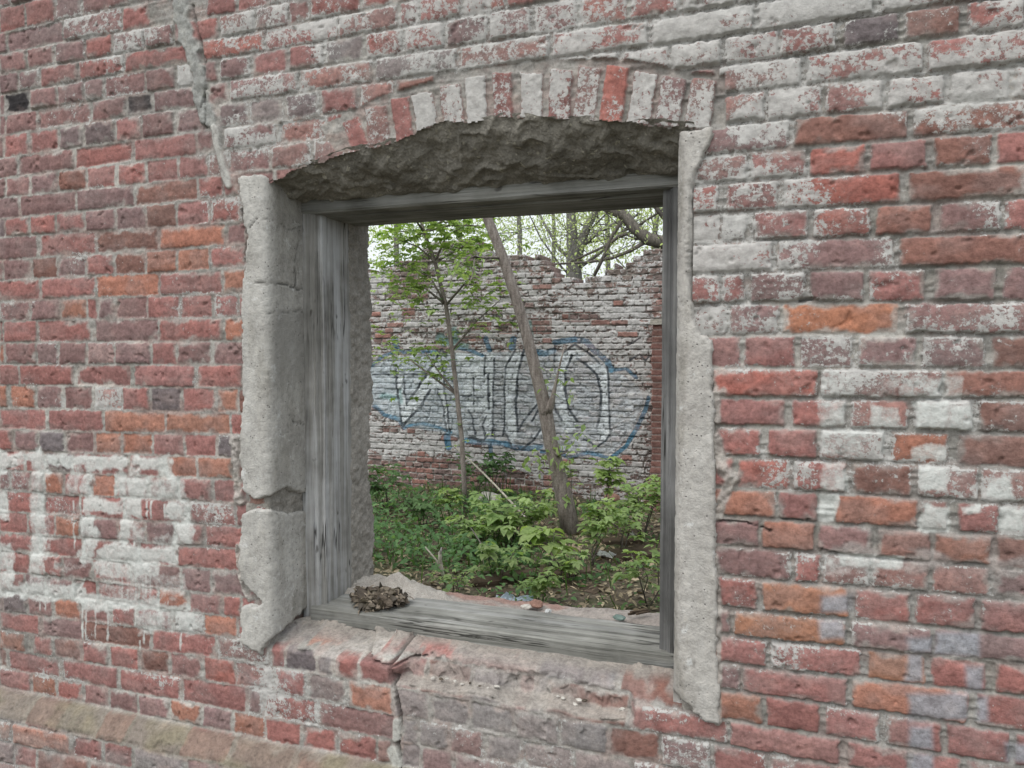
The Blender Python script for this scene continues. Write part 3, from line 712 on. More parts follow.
# rubble in the break between the two pieces
def bmask(PX, PY, s, z): return poly_sd(PX, PY, [(246, 486), (330, 480), (330, 528), (246, 522)]) 
patch('jamb_core', [(-1.632, .004), (-1.545, .004), (-1.545, .20)], (.55, 1.6), .006, bmask, M_SOFFIT if False else M_PLASTER, wall, 70, .022)
patch('jamb_core', [(-1.632, .012), (-1.552, .012), (-1.552, .20)], (.60, 2.1), .004, lambda a, b, s, z: 0 * a + 4, M_PLASTER, wall, 72, .012)
# right cement jamb
rmask_p = [(683, 130), (712, 127), (715, 134), (704, 160), (695, 180), (694, 215), (691, 262), (695, 318), (702, 334), (714, 338), (716, 420), (718, 560), (719, 640), (722, 700), (720, 722), (706, 722), (692, 712), (684, 700), (676, 690), (600, 690), (600, 130)]
patch('cement_jamb', [(-.255, .20), (-.255, .02), (-.245, .0), (-.235, -.004), (-.13, -.004)], (.50, 2.20), .016, lambda PX, PY, s, z: np.where(s < .17, 6, poly_sd(PX, PY, rmask_p)), M_CONC_R, wall, 80, .0042, [], None)
patch('jamb_core', [(-.246, .20), (-.246, .012), (-.20, .012)], (.60, 2.12), .003, lambda a, b, s, z: 0 * a + 4, M_PLASTER, wall, 82, .01)
# rough underside of the arch
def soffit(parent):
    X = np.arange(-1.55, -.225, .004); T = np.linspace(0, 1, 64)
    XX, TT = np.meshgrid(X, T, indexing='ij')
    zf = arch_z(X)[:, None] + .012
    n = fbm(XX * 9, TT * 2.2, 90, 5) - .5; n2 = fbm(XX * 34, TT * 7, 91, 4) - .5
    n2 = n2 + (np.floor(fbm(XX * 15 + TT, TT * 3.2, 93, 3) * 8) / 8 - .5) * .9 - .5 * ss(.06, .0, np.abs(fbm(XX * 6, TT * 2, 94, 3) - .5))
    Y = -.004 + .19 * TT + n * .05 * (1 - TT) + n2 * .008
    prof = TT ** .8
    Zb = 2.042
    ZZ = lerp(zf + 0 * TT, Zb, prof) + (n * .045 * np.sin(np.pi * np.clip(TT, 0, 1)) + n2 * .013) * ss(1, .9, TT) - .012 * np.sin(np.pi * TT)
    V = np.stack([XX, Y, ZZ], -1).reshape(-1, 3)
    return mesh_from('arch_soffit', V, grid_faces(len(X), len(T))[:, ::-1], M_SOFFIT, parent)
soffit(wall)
# wooden frame
fr = empty('window_frame'); fr.parent = wall
profile_bar('side_post', [(-1.535, .165), (-1.492, .165), (-1.487, .171), (-1.478, .171), (-1.474, .182), (-1.470, .190), (-1.461, .193), (-1.458, .215), (-1.455, .222), (-1.453, .345), (-1.535, .345)], 2, .63, 2.012, M_WOODV, fr, 60, .0022, 3)
profile_bar('side_post', [(-.24, .165), (-.300, .165), (-.304, .170), (-.309, .171), (-.312, .182), (-.333, .186), (-.336, .21), (-.336, .36), (-.24, .36)], 2, .616, 2.012, M_WOODVD, fr, 60, .0012, 7)
profile_bar('head_beam', [(.160, 2.052), (.158, 2.016), (.166, 2.009), (.21, 2.006), (.212, 2.000), (.40, 2.000), (.40, 2.068), (.17, 2.068)], 0, -1.535, -.238, M_WOODH, fr, 80, .0020, 11)
profile_bar('sill_beam', [(.158, .638), (.155, .684), (.164, .690), (.192, .692), (.195, .684), (.204, .684), (.207, .694), (.26, .697), (.345, .698), (.345, .630)], 0, -1.50, -.255, M_WOODH, fr, 110, .0032, 15)
# inner plaster reveal behind the frame (left) and its twin on the right
def bkmask(PX, PY, s, z):
    edge = 372 + (fbm(PY * 0 + z * 3.0, z * 0 + 2, 95, 3) - .5) * 14
    return (edge - PX) * 1.0
patch('inner_plaster', [(-1.500, .335), (-1.452, .338), (-1.448, .56)], (.66, 2.06), .004, bkmask, M_PLASTER, wall, 96, .018)
patch('inner_plaster', [(-.32, .54), (-.32, .35)], (.66, 2.06), .004, lambda a, b, s, z: 0 * a + 4, M_PLASTER, wall, 98, .014)
# brick and mortar bed of the inner sill
def inner_sill(parent):
    X = np.arange(-1.47, -.30, .007); Yv = np.arange(.335, .56, .007)
    XX, YY = np.meshgrid(X, Yv, indexing='ij')
    n = fbm(XX * 7, YY * 7, 100, 5) - .5; n2 = fbm(XX * 40, YY * 40, 101, 4) - .5
    ZZ = .674 + n * .03 + n2 * .012 - ss(.50, .55, YY + n * .08) * .12
    ZZ += .012 * ss(-.7, -.5, XX)
    V = np.stack([XX, YY, ZZ], -1).reshape(-1, 3)
    col = np.broadcast_to(np.array((.30, .27, .245)), XX.shape + (3,)).copy()
    col = lerpc(col, (.27, .15, .12), ss(.5, .62, fbm(XX * 6, YY * 9, 102, 4)) * .7)
    return mesh_from('inner_sill', V, grid_faces(len(X), len(Yv)), M_FRONT, parent, True, {'col': col.reshape(-1, 3), 'wht': np.full(V.shape[0], .12), 'pnt': np.zeros(V.shape[0])})
inner_sill(wall)

# ------------------------------------------------------------------ ground
def gz(x, y):
    x = np.asarray(x, float); y = np.asarray(y, float)
    z = np.interp(y, [-.1, .3, 2.0, 4.0, 7.2, 10, 14], [0, -.05, -.20, -.24, -.30, -.30, -.30])
    b = np.exp(-((x + 2) / 9.0) ** 4) * np.exp(-((y - 3) / 7.0) ** 4)
    return z + ((fbm(x * .8, y * .8, 110, 4) - .5) * .22 + (fbm(x * 5, y * 5, 111, 4) - .5) * .07) * b * ss(.3, 1.2, y) + .05 * ss(5.9, 7.0, y) * ss(-1.5, -3, x)
def G(px, py):
    d = ray(px, py); lo, hi = 1.0, 40.0
    for _ in range(40):
        m = .5 * (lo + hi); p = EYE + d * m
        if p[2] > float(gz(p[0], p[1])): lo = m
        else: hi = m
    return EYE + d * lo
def ground_mat():
    m, nt, b = newmat('leaf_strewn_soil')
    n1 = noise(nt, 2.2, 6, .65); n2 = noise(nt, 26, 5, .7); n3 = noise(nt, .05, 3, .6)
    c = ramp(nt, n2, [(.3, (.035, .027, .02)), (.5, (.085, .066, .048)), (.7, (.17, .14, .105))])
    g = ramp(nt, n2, [(.3, (.03, .05, .018)), (.7, (.085, .12, .04))])
    c = mixc(nt, mapr(nt, n1, .5, .66), c, g)
    far = N(nt, 'ShaderNodeTexCoord')
    c = mixc(nt, mapr(nt, n3, .35, .6), c, mixc(nt, .5, c, (.12, .12, .085)))
    nt.links.new(c, b.inputs['Base Color']); bump(nt, b, n2, .8, .03)
    return m
gx = np.concatenate([-np.geomspace(400, 9, 14), np.arange(-8.5, 3.5, .06), np.geomspace(3.6, 400, 16)])
gy = np.concatenate([-np.geomspace(400, 2.5, 14), np.arange(-2.4, 8.5, .06), np.geomspace(8.6, 500, 16)])
GX, GY = np.meshgrid(gx, gy, indexing='ij')
V = np.stack([GX, GY, gz(GX, GY)], -1).reshape(-1, 3)
tag(mesh_from('ground', V, grid_faces(len(gx), len(gy)), ground_mat()), kind='structure')

# ------------------------------------------------------------------ ruined wall with graffiti
YB = 7.15
TOP = [(300, 262), (372, 270), (392, 268), (412, 262), (428, 243), (452, 239), (476, 241), (484, 252), (510, 256), (538, 257), (546, 266), (556, 275), (575, 279), (603, 277), (612, 268), (626, 262), (640, 253), (664, 250), (690, 246), (740, 262)]
def back_wall():
    root = tag(empty('ruined_wall', (-2.6, YB, -.3)), 'roofless whitewashed brick wall with spray-painted letters and a ragged broken top', 'wall')
    X = np.concatenate([np.arange(-8.5, -5.2, .03), np.arange(-5.2, -.6, .0085), np.arange(-.6, 3.0, .03)])
    Z = np.arange(-.6, 3.1, .0085)
    nx, nz = len(X), len(Z)
    XX, ZZ = np.meshgrid(X, Z, indexing='ij')
    PX, PY = proj(XX, YB + 0 * XX, ZZ)
    zz = ZZ + (fbm(XX * 1.6, ZZ * 6, 121, 3) - .5) * .016; xx = XX + (fbm(XX * 9, ZZ * 9, 122, 3) - .5) * .016
    n = np.floor(zz / .0752).astype(int); fz = zz - n * .0752
    hd = (n % 2) == 0
    L = np.where(hd, .127, .257); o = (np.abs(n * 7919) % 13) / 13 * .25
    k = np.floor((xx + o) / L).astype(int); fx = (xx + o) - k * L
    d = np.minimum(np.minimum(fx, L - fx) - .004, np.minimum(fz, .0752 - fz) - .004) + (fbm(XX * 30, ZZ * 30, 123, 3) - .5) * .012
    bm = ss(-.001, .006, d)
    rnd = _T[(k * 31 + n * 17) & 255, (n * 53 + k * 7) & 255]; rnd2 = _T[(k * 13 + n * 91) & 255, (n * 29 + k * 3) & 255]
    red = np.array((.235, .125, .105)); pur = np.array((.17, .13, .122))
    col = lerp(red, pur, rnd2[..., None]) * (.8 + .45 * rnd[..., None])
    col = lerp(np.broadcast_to(np.array((.34, .335, .315)), col.shape), col, bm[..., None])
    # whitewash: heavy over the middle, lost at the foot on the left, and off single bricks
    w = .85 + (fbm(XX * 1.3, ZZ * 2.0, 124, 4) - .5) * .5
    foot = 462 + np.clip((PX - 470) / 90, -.2, 1) * 12 + (fbm(XX * 3, ZZ * 3, 125, 3) - .5) * 26
    w = w - .85 * ss(-6, 8, PY - foot) * ss(560, 500, PX) - .30 * ss(-6, 20, PY - foot) * ss(500, 560, PX)
    w = w - .02 - .20 * ss(.5, .72, fbm(XX * 9, ZZ * 22, 133, 3))
    w = w - .9 * ((rnd > .965) & (bm > .2)) - .16 * (rnd2 > .6)
    for x0, y0, x1, y1 in ((468, 322, 492, 330), (425, 346, 442, 353), (402, 308, 415, 319), (376, 335, 386, 342), (382, 426, 398, 432), (575, 389, 589, 396), (610, 414, 620, 422), (462, 336, 478, 341), (524, 318, 552, 334), (562, 312, 600, 322), (590, 320, 628, 326), (500, 322, 512, 334), (622, 455, 632, 463), (390, 255, 430, 300)):
        mm = (PX > x0) & (PX < x1) & (PY > y0) & (PY < y1); w = np.where(mm, w - (.75 if y1 < 430 or x0 < 450 else .6) * (.4 if x0 == 390 else 1), w)
    w = w - .35 * ss(660, 640, 1300 - PX) * ss(250, 290, PY)     # redder toward the right end
    w = np.where(bm > .5, w, w * .96 - .02)
    col = lerpc(col, (.115, .10, .09), ss(.55, .75, fbm(XX * 1.8, ZZ * 3.5, 126, 5)) * .35)
    gapm = (1 - bm) * ss(.50, .60, fbm(XX * 11, ZZ * 34, 134, 3)); col = lerpc(col, (.12, .105, .095), gapm * .55); w = w - .6 * gapm  # missing mortar in the joints, its shadowy dark painted into the colour
    chipm = ss(.60, .70, fbm(XX * 17, ZZ * 26, 135, 3)) * bm; col = lerpc(col, (.13, .10, .09), chipm * .4); w = w - .28 * chipm
    stre = ss(.5, .75, fbm(XX * 5, ZZ * 1.2, 136, 4)) * ss(380, 280, PY); col = lerpc(col, (.14, .12, .10), stre * .5); w = w - .22 * stre
    top_dirt = ss(60, 0, PY - 250) ; w = w - .16 * top_dirt; col = lerpc(col, (.14, .13, .115), top_dirt * .45)
    # graffiti
    jx = (fbm(XX * 5, ZZ * 5, 127, 3) - .5) * 3; jy = (fbm(XX * 5, ZZ * 5, 128, 3) - .5) * 3
    gx_, gy_ = PX + jx, PY + jy
    fill = poly_sd(gx_, gy_, [(368, 368), (396, 355), (440, 354), (500, 352), (557, 351), (593, 354), (610, 368), (638, 384), (645, 400), (633, 431), (610, 456), (575, 452), (540, 449), (516, 447), (470, 442), (449, 434), (404, 426), (376, 406), (366, 400)])
    fm = ss(-1.5, 2, fill)
    pal = np.zeros_like(col); pal[:] = (.44, .475, .50); pal = lerpc(pal, (.38, .44, .475), ss(500, 440, PX) * .8)
    fm2 = fm * (.68 + .30 * ss(.42, .62, fbm(XX * 6, ZZ * 14, 129, 4)) * 1) * np.where(bm > .5, 1, .8)
    fm2 = np.clip(fm2 * (1 + .5 * ss(520, 460, PX)), 0, .9)
    col = lerp(col, pal, fm2[..., None]); wpaint = w * (1 - fm2 * .55)
    for poly in ([(396, 368), (404, 375), (407, 403), (425, 378), (438, 356), (442, 351), (446, 390), (451, 431), (447, 431), (438, 390), (430, 390), (421, 407), (402, 427)],
                 [(485, 352), (494, 352), (493, 437), (486, 438)], [(507, 352), (522, 352), (518, 374), (516, 400), (517, 431), (512, 446), (504, 431), (504, 368)],
                 [(456, 352), (486, 356), (487, 380), (488, 410), (468, 410), (462, 380)], [(600, 364), (608, 370), (610, 434), (600, 446), (597, 426), (601, 412), (601, 392), (596, 375), (587, 364)],
                 [(558, 355), (575, 346), (588, 353), (578, 358), (572, 356), (566, 372), (565, 390), (568, 407), (577, 421), (570, 436), (560, 425), (557, 400)]):
        bmk = ss(-1, 1.2, poly_sd(gx_, gy_, poly)) * .85 * (1 - gapm * .8)
        col = lerpc(col, (.53, .57, .59), bmk); wpaint = wpaint * (1 - bmk)
    ink = np.zeros_like(w); blue = np.zeros_like(w); teal = np.zeros_like(w); lite = np.zeros_like(w)
    def st(acc, wd, *pts):
        dd = seg_dist(gx_, gy_, pts); return np.maximum(acc, ss(wd * 1.3 + .4, wd * 1.3 - .4, dd))
    # letter 1
    for wd, pts in ((.9, [(396, 368), (398, 395), (402, 424)]), (.8, [(404, 376), (407, 405)]), (1.0, [(407, 403), (425, 378), (438, 356)]), (1.0, [(402, 427), (421, 407), (430, 390)]),
                    (.8, [(438, 388), (443, 410), (447, 431)]), (.8, [(441, 356), (445, 390), (450, 431)]), (.7, [(372, 374), (426, 374), (440, 376), (456, 383)]), (.9, [(437, 356), (442, 350), (447, 356)]),
                    # letter 2
                    (.8, [(485, 356), (484, 374)]), (.8, [(494, 358), (493, 436)]), (.8, [(516, 350), (505, 368), (504, 436)]), (.9, [(488, 374), (489, 409)]), (.8, [(469, 410), (473, 418), (475, 435)]), (.8, [(487, 416), (483, 424), (486, 438)]),
                    (.7, [(474, 378), (474, 404)]), (.7, [(463, 396), (484, 397)]),
                    # letter 3
                    (1.0, [(524, 350), (518, 374), (516, 400), (517, 431)]), (.9, [(519, 428), (527, 417), (537, 405)]), (.8, [(532, 421), (540, 408)]), (.8, [(468, 439), (485, 441), (490, 434)]), (.8, [(504, 430), (512, 447)]), (.9, [(521, 450), (533, 440), (541, 429)]),
                    (.8, [(553, 400), (556, 412), (562, 420)]), (.7, [(555, 345), (554, 362)]),
                    # letter 4
                    (1.0, [(572, 355), (567, 368), (565, 388), (568, 407), (577, 421)]), (1.0, [(577, 358), (587, 364), (596, 375), (601, 392), (601, 412), (597, 426)]), (.8, [(563, 353), (575, 344), (590, 353), (600, 364)]), (.8, [(607, 366), (609, 400), (610, 434)]), (.8, [(584, 440), (598, 446), (606, 440), (612, 430)]),
                    (.7, [(630, 360), (640, 354), (646, 360), (650, 355)]), (.7, [(628, 345), (640, 338)])):
        ink = st(ink, wd, *pts)
    for i in range(16):
        y = 372 + i * 4.2
        ink = np.maximum(ink, .75 * st(np.zeros_like(w), .45, (494, y), (505, y + (1 if i % 2 else 0))))
        if i > 1: ink = np.maximum(ink, .55 * st(np.zeros_like(w), .4, (517, y), (532 - max(0, i - 9) * 2, y)))
        if i > 4: ink = np.maximum(ink, .5 * st(np.zeros_like(w), .4, (410 + abs(i - 9) * .5, y), (440, y)))
        ink = np.maximum(ink, .45 * st(np.zeros_like(w), .4, (568, y), (600, y)))
    for wd, pts in ((1.3, [(370, 366), (384, 356), (396, 351), (420, 352), (437, 352)]), (1.6, [(374, 406), (384, 414), (400, 419), (404, 428)]), (1.2, [(404, 427), (422, 424), (436, 427), (451, 432)]), (2.6, [(447, 436), (449, 447)]), (2.4, [(395, 340), (397, 349)]),
                    (2.2, [(466, 441), (480, 443), (493, 442), (505, 444), (516, 448), (528, 449), (541, 446)]), (1.8, [(491, 444), (492, 460)]), (2.3, [(555, 342), (575, 339), (586, 341)]), (2.4, [(586, 341), (596, 352), (608, 362), (611, 370)]), (1.6, [(613, 370), (626, 369), (637, 378)]),
                    (1.7, [(649, 398), (644, 412), (636, 430), (626, 446), (610, 458)]), (1.5, [(610, 458), (588, 452), (570, 458), (561, 453), (542, 451)]), (2.6, [(534, 352), (545, 354), (553, 351)]), (2.6, [(514, 339), (513, 348)]), (2.0, [(486, 338), (489, 350)]), (1.4, [(452, 348), (470, 350), (482, 356)])):
        blue = np.maximum(blue, st(np.zeros_like(w), wd * 1.0, *pts) * (.7 + .3 * ss(.4, .6, fbm(XX * 4, ZZ * 4, 139, 3))))
    for wd, pts in ((5, [(440, 338), (445, 342)]), (4, [(455, 331), (456, 345)]), (2, [(530, 322), (532, 336)]), (3, [(383, 396), (396, 398)]), (2, [(401, 390), (401, 402)]), (2.4, [(449, 344), (468, 346)])):
        teal = np.maximum(teal, .8 * ss(wd + 2, wd - 2, seg_dist(gx_, gy_, pts)))
    brk_ = .72 + .28 * ss(.35, .6, fbm(XX * 14, ZZ * 14, 131, 3))
    blue *= brk_; ink *= brk_
    col = lerpc(col, (.085, .20, .29), blue * .95); col = lerpc(col, (.16, .31, .30), teal * .75); col = lerpc(col, (.07, .08, .09), ink)
    wpaint = wpaint * (1 - np.maximum(np.maximum(blue, ink), teal) * .97)
    wpaint = np.clip(wpaint, 0, 1)
    h = bm * (.012 + (rnd - .5) * .010) + (fbm(XX * 16, ZZ * 16, 132, 4) - .5) * .020 - .02 * (rnd2 > .94) * bm - .018 * gapm - .010 * chipm
    Y = YB - h
    topz = np.interp(X, [P(a, b, YB)[0] for a, b in TOP], [P(a, b, YB)[2] for a, b in TOP])
    # top is ragged in steps of whole bricks
    tb = topz[:, None] + (_T[(np.floor(XX / .13).astype(int)) & 255, 3] - .5) * .09
    okv = ((n + .5) * .0752 < tb)
    keep = okv[1:, 1:] & okv[:-1, :-1]
    # front skin, back skin and the edges between them: one closed body
    V1 = np.stack([XX, Y, ZZ], -1).reshape(-1, 3)
    c1 = np.clip(col, 0, 1).reshape(-1, 3); w1 = wpaint.ravel()
    Fq = grid_faces(nx, nz, keep)
    V, Fq, at = compact(V1, Fq, {'col': c1, 'wht': w1})
    e = np.concatenate([Fq[:, [0, 1]], Fq[:, [1, 2]], Fq[:, [2, 3]], Fq[:, [3, 0]]])
    key = np.sort(e, 1); _, idx, cnt = np.unique(key[:, 0] * len(V) + key[:, 1], return_index=True, return_counts=True)
    be = e[idx[cnt == 1]]
    nv = len(V); V2 = V.copy(); V2[:, 1] = YB + .45
    # back skin only from the border (coarse): walls of the border
    side = np.stack([be[:, 1], be[:, 0], be[:, 0] + nv, be[:, 1] + nv], 1)
    Vt = np.concatenate([V, V2]); Ft = np.concatenate([Fq, side, Fq[:, ::-1] + nv])
    at = {'col': np.concatenate([at['col'], at['col'] * 0 + np.array((.24, .17, .15))]), 'wht': np.concatenate([at['wht'], at['wht'] * 0 + .2])}
    o = mesh_from('brickwork', Vt - np.array([-2.6, YB, -.3]), Ft, M_BACK, root, True, at)
    return root
back_wall()

# narrow red brick pier at the right, in front of the ruined wall
def pier():
    y0 = 6.75
    pts = [(P(px, py, y0)) for px, py in ((653, 318), (652, 500))]
    xa = P(652, 400, y0)[0]; zt = P(655, 322, y0)[2]
    root = empty('brick_pier', (xa, y0, -.3)); tag(root, 'narrow crumbling red brick pier beside the right window post', 'pier')
    xs = np.arange(0, .30, .01); zs = np.arange(-.15, zt + .3, .01); V = []; 
    per = np.concatenate([np.stack([xs * 0, (.38 - np.linspace(0, .38, 20))], 1)[:0] if False else np.stack([np.zeros(20), np.linspace(.38, 0, 20)], 1), np.stack([xs, xs * 0], 1), np.stack([np.full(20, .30), np.linspace(0, .38, 20)], 1)])
    A, B = np.meshgrid(np.arange(len(per)), zs, indexing='ij')
    px_, py_ = per[A.ravel(), 0], per[A.ravel(), 1]; z = B.ravel()
    n = (fbm(px_ * 9 + py_ * 7, z * 11, 140, 4) - .5)
    course = np.abs(((z / .0752) % 1) - .5) * 2
    j = ss(.80, .95, course)
    flare = np.interp(z, [-.15, .3, .6], [.10, .05, 0])
    x = px_ + n * .05 - flare * (px_ < .15) + j * .008; y = py_ + n * .03 - flare + j * .008
    V = np.stack([x, y, z], 1); nz = len(zs)
    Fc = grid_faces(len(per), nz); top = [tuple(i * nz + nz - 1 for i in range(len(per)))[::-1]]
    c = lerp(np.array((.17, .085, .072)), np.array((.105, .065, .056)), fbm(px_ * 5 + 3 * py_, z * 13, 141, 4)[:, None]); c = lerp(c, np.array((.29, .27, .25)), (j * .7)[:, None])
    o = mesh_from('brickwork', V, Fc, M_BACK, root, True, {'col': c, 'wht': np.full(len(V), .1)})
    cb = MB(); cb.add([(-.03, -.03, zt + .27), (.33, -.03, zt + .27), (.33, .40, zt + .28), (-.03, .40, zt + .28), (-.02, -.02, zt + .33), (.31, -.01, zt + .34), (.32, .39, zt + .34), (-.03, .39, zt + .33)],
                      [(0, 1, 5, 4), (1, 2, 6, 5), (2, 3, 7, 6), (3, 0, 4, 7), (4, 5, 6, 7), (3, 2, 1, 0)])
    cb.build('cap_stone', M_SOFFIT, root, False)
pier()

# ------------------------------------------------------------------ leaves
def blades(base, direc, up, length, width, cols, droop=.25):
    """N leaf blades as folded kites with a bent tip"""
    base = np.asarray(base, float); d = np.asarray(direc, float); u = np.asarray(up, float)
    d = d / (np.linalg.norm(d, axis=1, keepdims=True) + 1e-9)
    s = np.cross(d, u); s /= (np.linalg.norm(s, axis=1, keepdims=True) + 1e-9); nrm = np.cross(s, d)
    L = np.asarray(length)[:, None]; W = np.asarray(width)[:, None]
    b = base; m1 = base + d * L * .38 - nrm * L * .02; m2 = base + d * L * .72 - nrm * L * droop * .3
    t = base + d * L - nrm * L * droop
    l1 = m1 + s * W * .5 + nrm * W * .12; r1 = m1 - s * W * .5 + nrm * W * .12
    l2 = m2 + s * W * .36 + nrm * W * .08; r2 = m2 - s * W * .36 + nrm * W * .08
    V = np.stack([b, l1, m1, r1, l2, m2, r2, t], 1).reshape(-1, 3); n = len(base)
    f = np.array([[0, 2, 1, 1], [0, 3, 2, 2], [1, 2, 5, 4], [2, 3, 6, 5], [4, 5, 7, 7], [5, 6, 7, 7]])
    tri = np.array([[0, 2, 1], [0, 3, 2], [1, 2, 5], [1, 5, 4], [2, 3, 6], [2, 6, 5], [4, 5, 7], [5, 6, 7]])
    Fc = (np.arange(n)[:, None, None] * 8 + tri[None]).reshape(-1, 3)
    C = np.repeat(np.asarray(cols), 8, 0)
    return V, Fc, C
def leaf_mesh(name, sets, mat, parent=None):
    V = []; Fc = []; C = []; b = 0
    for v, f, c in sets:
        V.append(v); Fc.append(f + b); C.append(c); b += len(v)
    return mesh_from(name, np.concatenate(V), np.concatenate(Fc), mat, parent, True, {'col': np.concatenate(C)})
def rdir(n, g=rng):
    v = g.normal(size=(n, 3)); return v / np.linalg.norm(v, axis=1, keepdims=True)
def green(n, a, b, g=rng):
    t = g.random((n, 1)); c = np.array(a) * (1 - t) + np.array(b) * t
    return c * g.uniform(.75, 1.2, (n, 1))
G_YOUNG = ((.20, .30, .09), (.33, .43, .17)); G_DEEP = ((.075, .15, .06), (.14, .23, .10)); G_PALE = ((.36, .43, .22), (.52, .60, .38)); G_MAPLE = ((.20, .30, .11), (.34, .44, .20))

def compound(base, heading, elev, size, nleaf, tone, g):
    """one compound leaf: stalk end at base, leaflets fanned out"""
    h = np.array([math.cos(heading), math.sin(heading), 0.0]); out = []
    d0 = h * math.cos(elev) + np.array([0, 0, math.sin(elev)])
    side = np.array([-h[1], h[0], 0]); bs = []; ds = []; us = []; ls = []; ws = []
    up = np.array([0, 0, 1.0]) * math.cos(elev) - h * math.sin(elev)
    for k in range(nleaf):
        a = (k - (nleaf - 1) / 2) * (1.05 if nleaf <= 3 else .75) + g.normal() * .12
        dd = d0 * math.cos(a) + side * math.sin(a) + g.normal(size=3) * .08
        bs.append(base); ds.append(dd); us.append(up + g.normal(size=3) * .15)
        L = size * (1 - .18 * abs(k - (nleaf - 1) / 2)) * g.uniform(.85, 1.15); ls.append(L); ws.append(L * g.uniform(.48, .68))
    t = g.random(); c = (np.array(tone[0]) * (1 - t) + np.array(tone[1]) * t) * g.uniform(.8, 1.15)
    cols = np.array([c * g.uniform(.92, 1.08) for _ in range(nleaf)])
    return blades(np.array(bs), np.array(ds), np.array(us), np.array(ls), np.array(ws), cols, g.uniform(.1, .35))

def sapling(name, px, py, height, spread, nl, size, tone, label, cat='plant', group=None, seed=0, lean=(0, 0), stems=1, z=None):
    g = np.random.default_rng(1000 + seed); p = G(px, py)
    root = empty(name, tuple(p)); tag(root, label, cat, group)
    sm = MB(); sets = []
    for k in range(stems):
        a = g.uniform(0, 6.28); sp_ = spread * (.25 if stems == 1 else .6)
        end = np.array([math.cos(a) * sp_ + lean[0], math.sin(a) * sp_ + lean[1], height * g.uniform(.75, 1.0)])
        pts = [np.array([0, 0, -.03]), end * .35 + g.normal(size=3) * .02, end * .7 + g.normal(size=3) * .02, end]
        r0 = .004 + height * .006
        sm.tube(pts, [r0, r0 * .8, r0 * .6, r0 * .35], 5)
        for i in range(max(2, nl // stems)):
            t = min(1.0, .25 + .8 * (i + g.random()) / (nl / stems))
            q = pts[1] + (pts[3] - pts[1]) * t if t > 0 else pts[1]
            hd = g.uniform(0, 6.28); el = g.uniform(-.1, .75)
            reach = spread * g.uniform(.25, .8) * (1.15 - .55 * t)
            e = q + np.array([math.cos(hd) * math.cos(el), math.sin(hd) * math.cos(el), math.sin(el) * .8]) * reach
            sm.tube([q, (q + e) / 2 + np.array([0, 0, .012]), e], [r0 * .35, r0 * .28, r0 * .2], 4)
            sets.append(compound(e, hd + g.normal() * .25, g.uniform(-.45, .25), size * g.uniform(.65, 1.15), int(g.choice([3, 3, 5])), tone, g))
            for _ in range(2 if size < .15 else 0):
                w = q + (e - q) * g.uniform(.3, 1) + g.normal(size=3) * .03
                sets.append(compound(w, g.uniform(0, 6.28), g.uniform(-.45, .4), size * g.uniform(.45, .85), 3, tone, g))
    sm.build('stem', M_BARKD, root); leaf_mesh('foliage', sets, M_LEAF, root)
    return root

SAP = [  # px, py(base), height, spread, leaves, leaflet size, tone, label, lean
 (515, 545, .48, .44, 50, .135, G_MAPLE, 'bushy bright green box elder clump left of the leaning trunk foot', (0, 0), 4),
 (488, 556, .40, .34, 40, .10, G_MAPLE, 'low green box elder sprout behind the upright cut stick', (0, 0), 3),
 (552, 572, .42, .20, 13, .20, G_YOUNG, 'seedling with big pale yellow-green maple leaves in front of the leaning trunk', (0, -.08), 2),
 (592, 566, .50, .28, 28, .105, G_MAPLE, 'upright green sapling just right of the leaning trunk foot', (0, 0), 2),
 (603, 525, .86, .24, 26, .11, G_YOUNG, 'slim sapling with a light green umbrella top before the white wall', (0, 0), 1),
 (642, 540, .58, .36, 48, .11, G_MAPLE, 'leafy green bush at the foot of the red brick pier', (0, 0), 4),
 (622, 556, .40, .28, 26, .10, G_MAPLE, 'low leafy plant between the pier bush and the rotten plank', (0, 0), 3),
 (540, 607, .26, .13, 22, .07, G_MAPLE, 'small lone green plant just beyond the inner sill', (0, 0), 3),
 (648, 606, .42, .26, 22, .095, G_MAPLE, 'spray of broad green leaves nearest the right window post', (-.03, 0), 3),
 (452, 600, .20, .14, 18, .055, G_MAPLE, 'tuft of small leaves at the foot of the cut stick', (0, 0), 4),
 (472, 505, .62, .34, 34, .10, G_DEEP, 'dark leafy plant against the bare red brick foot of the ruined wall', (0, 0), 3),
 (497, 498, .52, .25, 22, .10, G_DEEP, 'dark bush under the thin slanting pole before the ruined wall', (0, 0), 2),
 (385, 512, .50, .40, 40, .10, G_DEEP, 'deep green leafy plant beside the left plaster reveal', (0, 0), 4),
 (424, 528, .34, .30, 34, .09, G_DEEP, 'low mid green plant in the weeds at left', (0, 0), 4),
 (455, 522, .34, .20, 16, .10, G_YOUNG, 'small yellow-green sprout standing out of the dark weeds', (0, 0), 2),
 (570, 508, .55, .22, 16, .10, G_MAPLE, 'small sapling growing against the leaning trunk on its left', (-.1, -.05), 2),
 (570, 585, .26, .20, 18, .09, G_MAPLE, 'low sprout on the bare soil below the pale seedling', (0, 0), 3),
 (500, 585, .30, .26, 22, .09, G_MAPLE, 'low leafy sprout above the pale plastic litter', (0, 0), 3),
]
for i, (px, py, h, s_, nl, sz, tone, lab, ln, stn) in enumerate(SAP):
    sapling('young_plant', px, py, h, s_, nl, sz, tone, lab, 'plant', 'young plants inside the ruin', i, ln, stn)

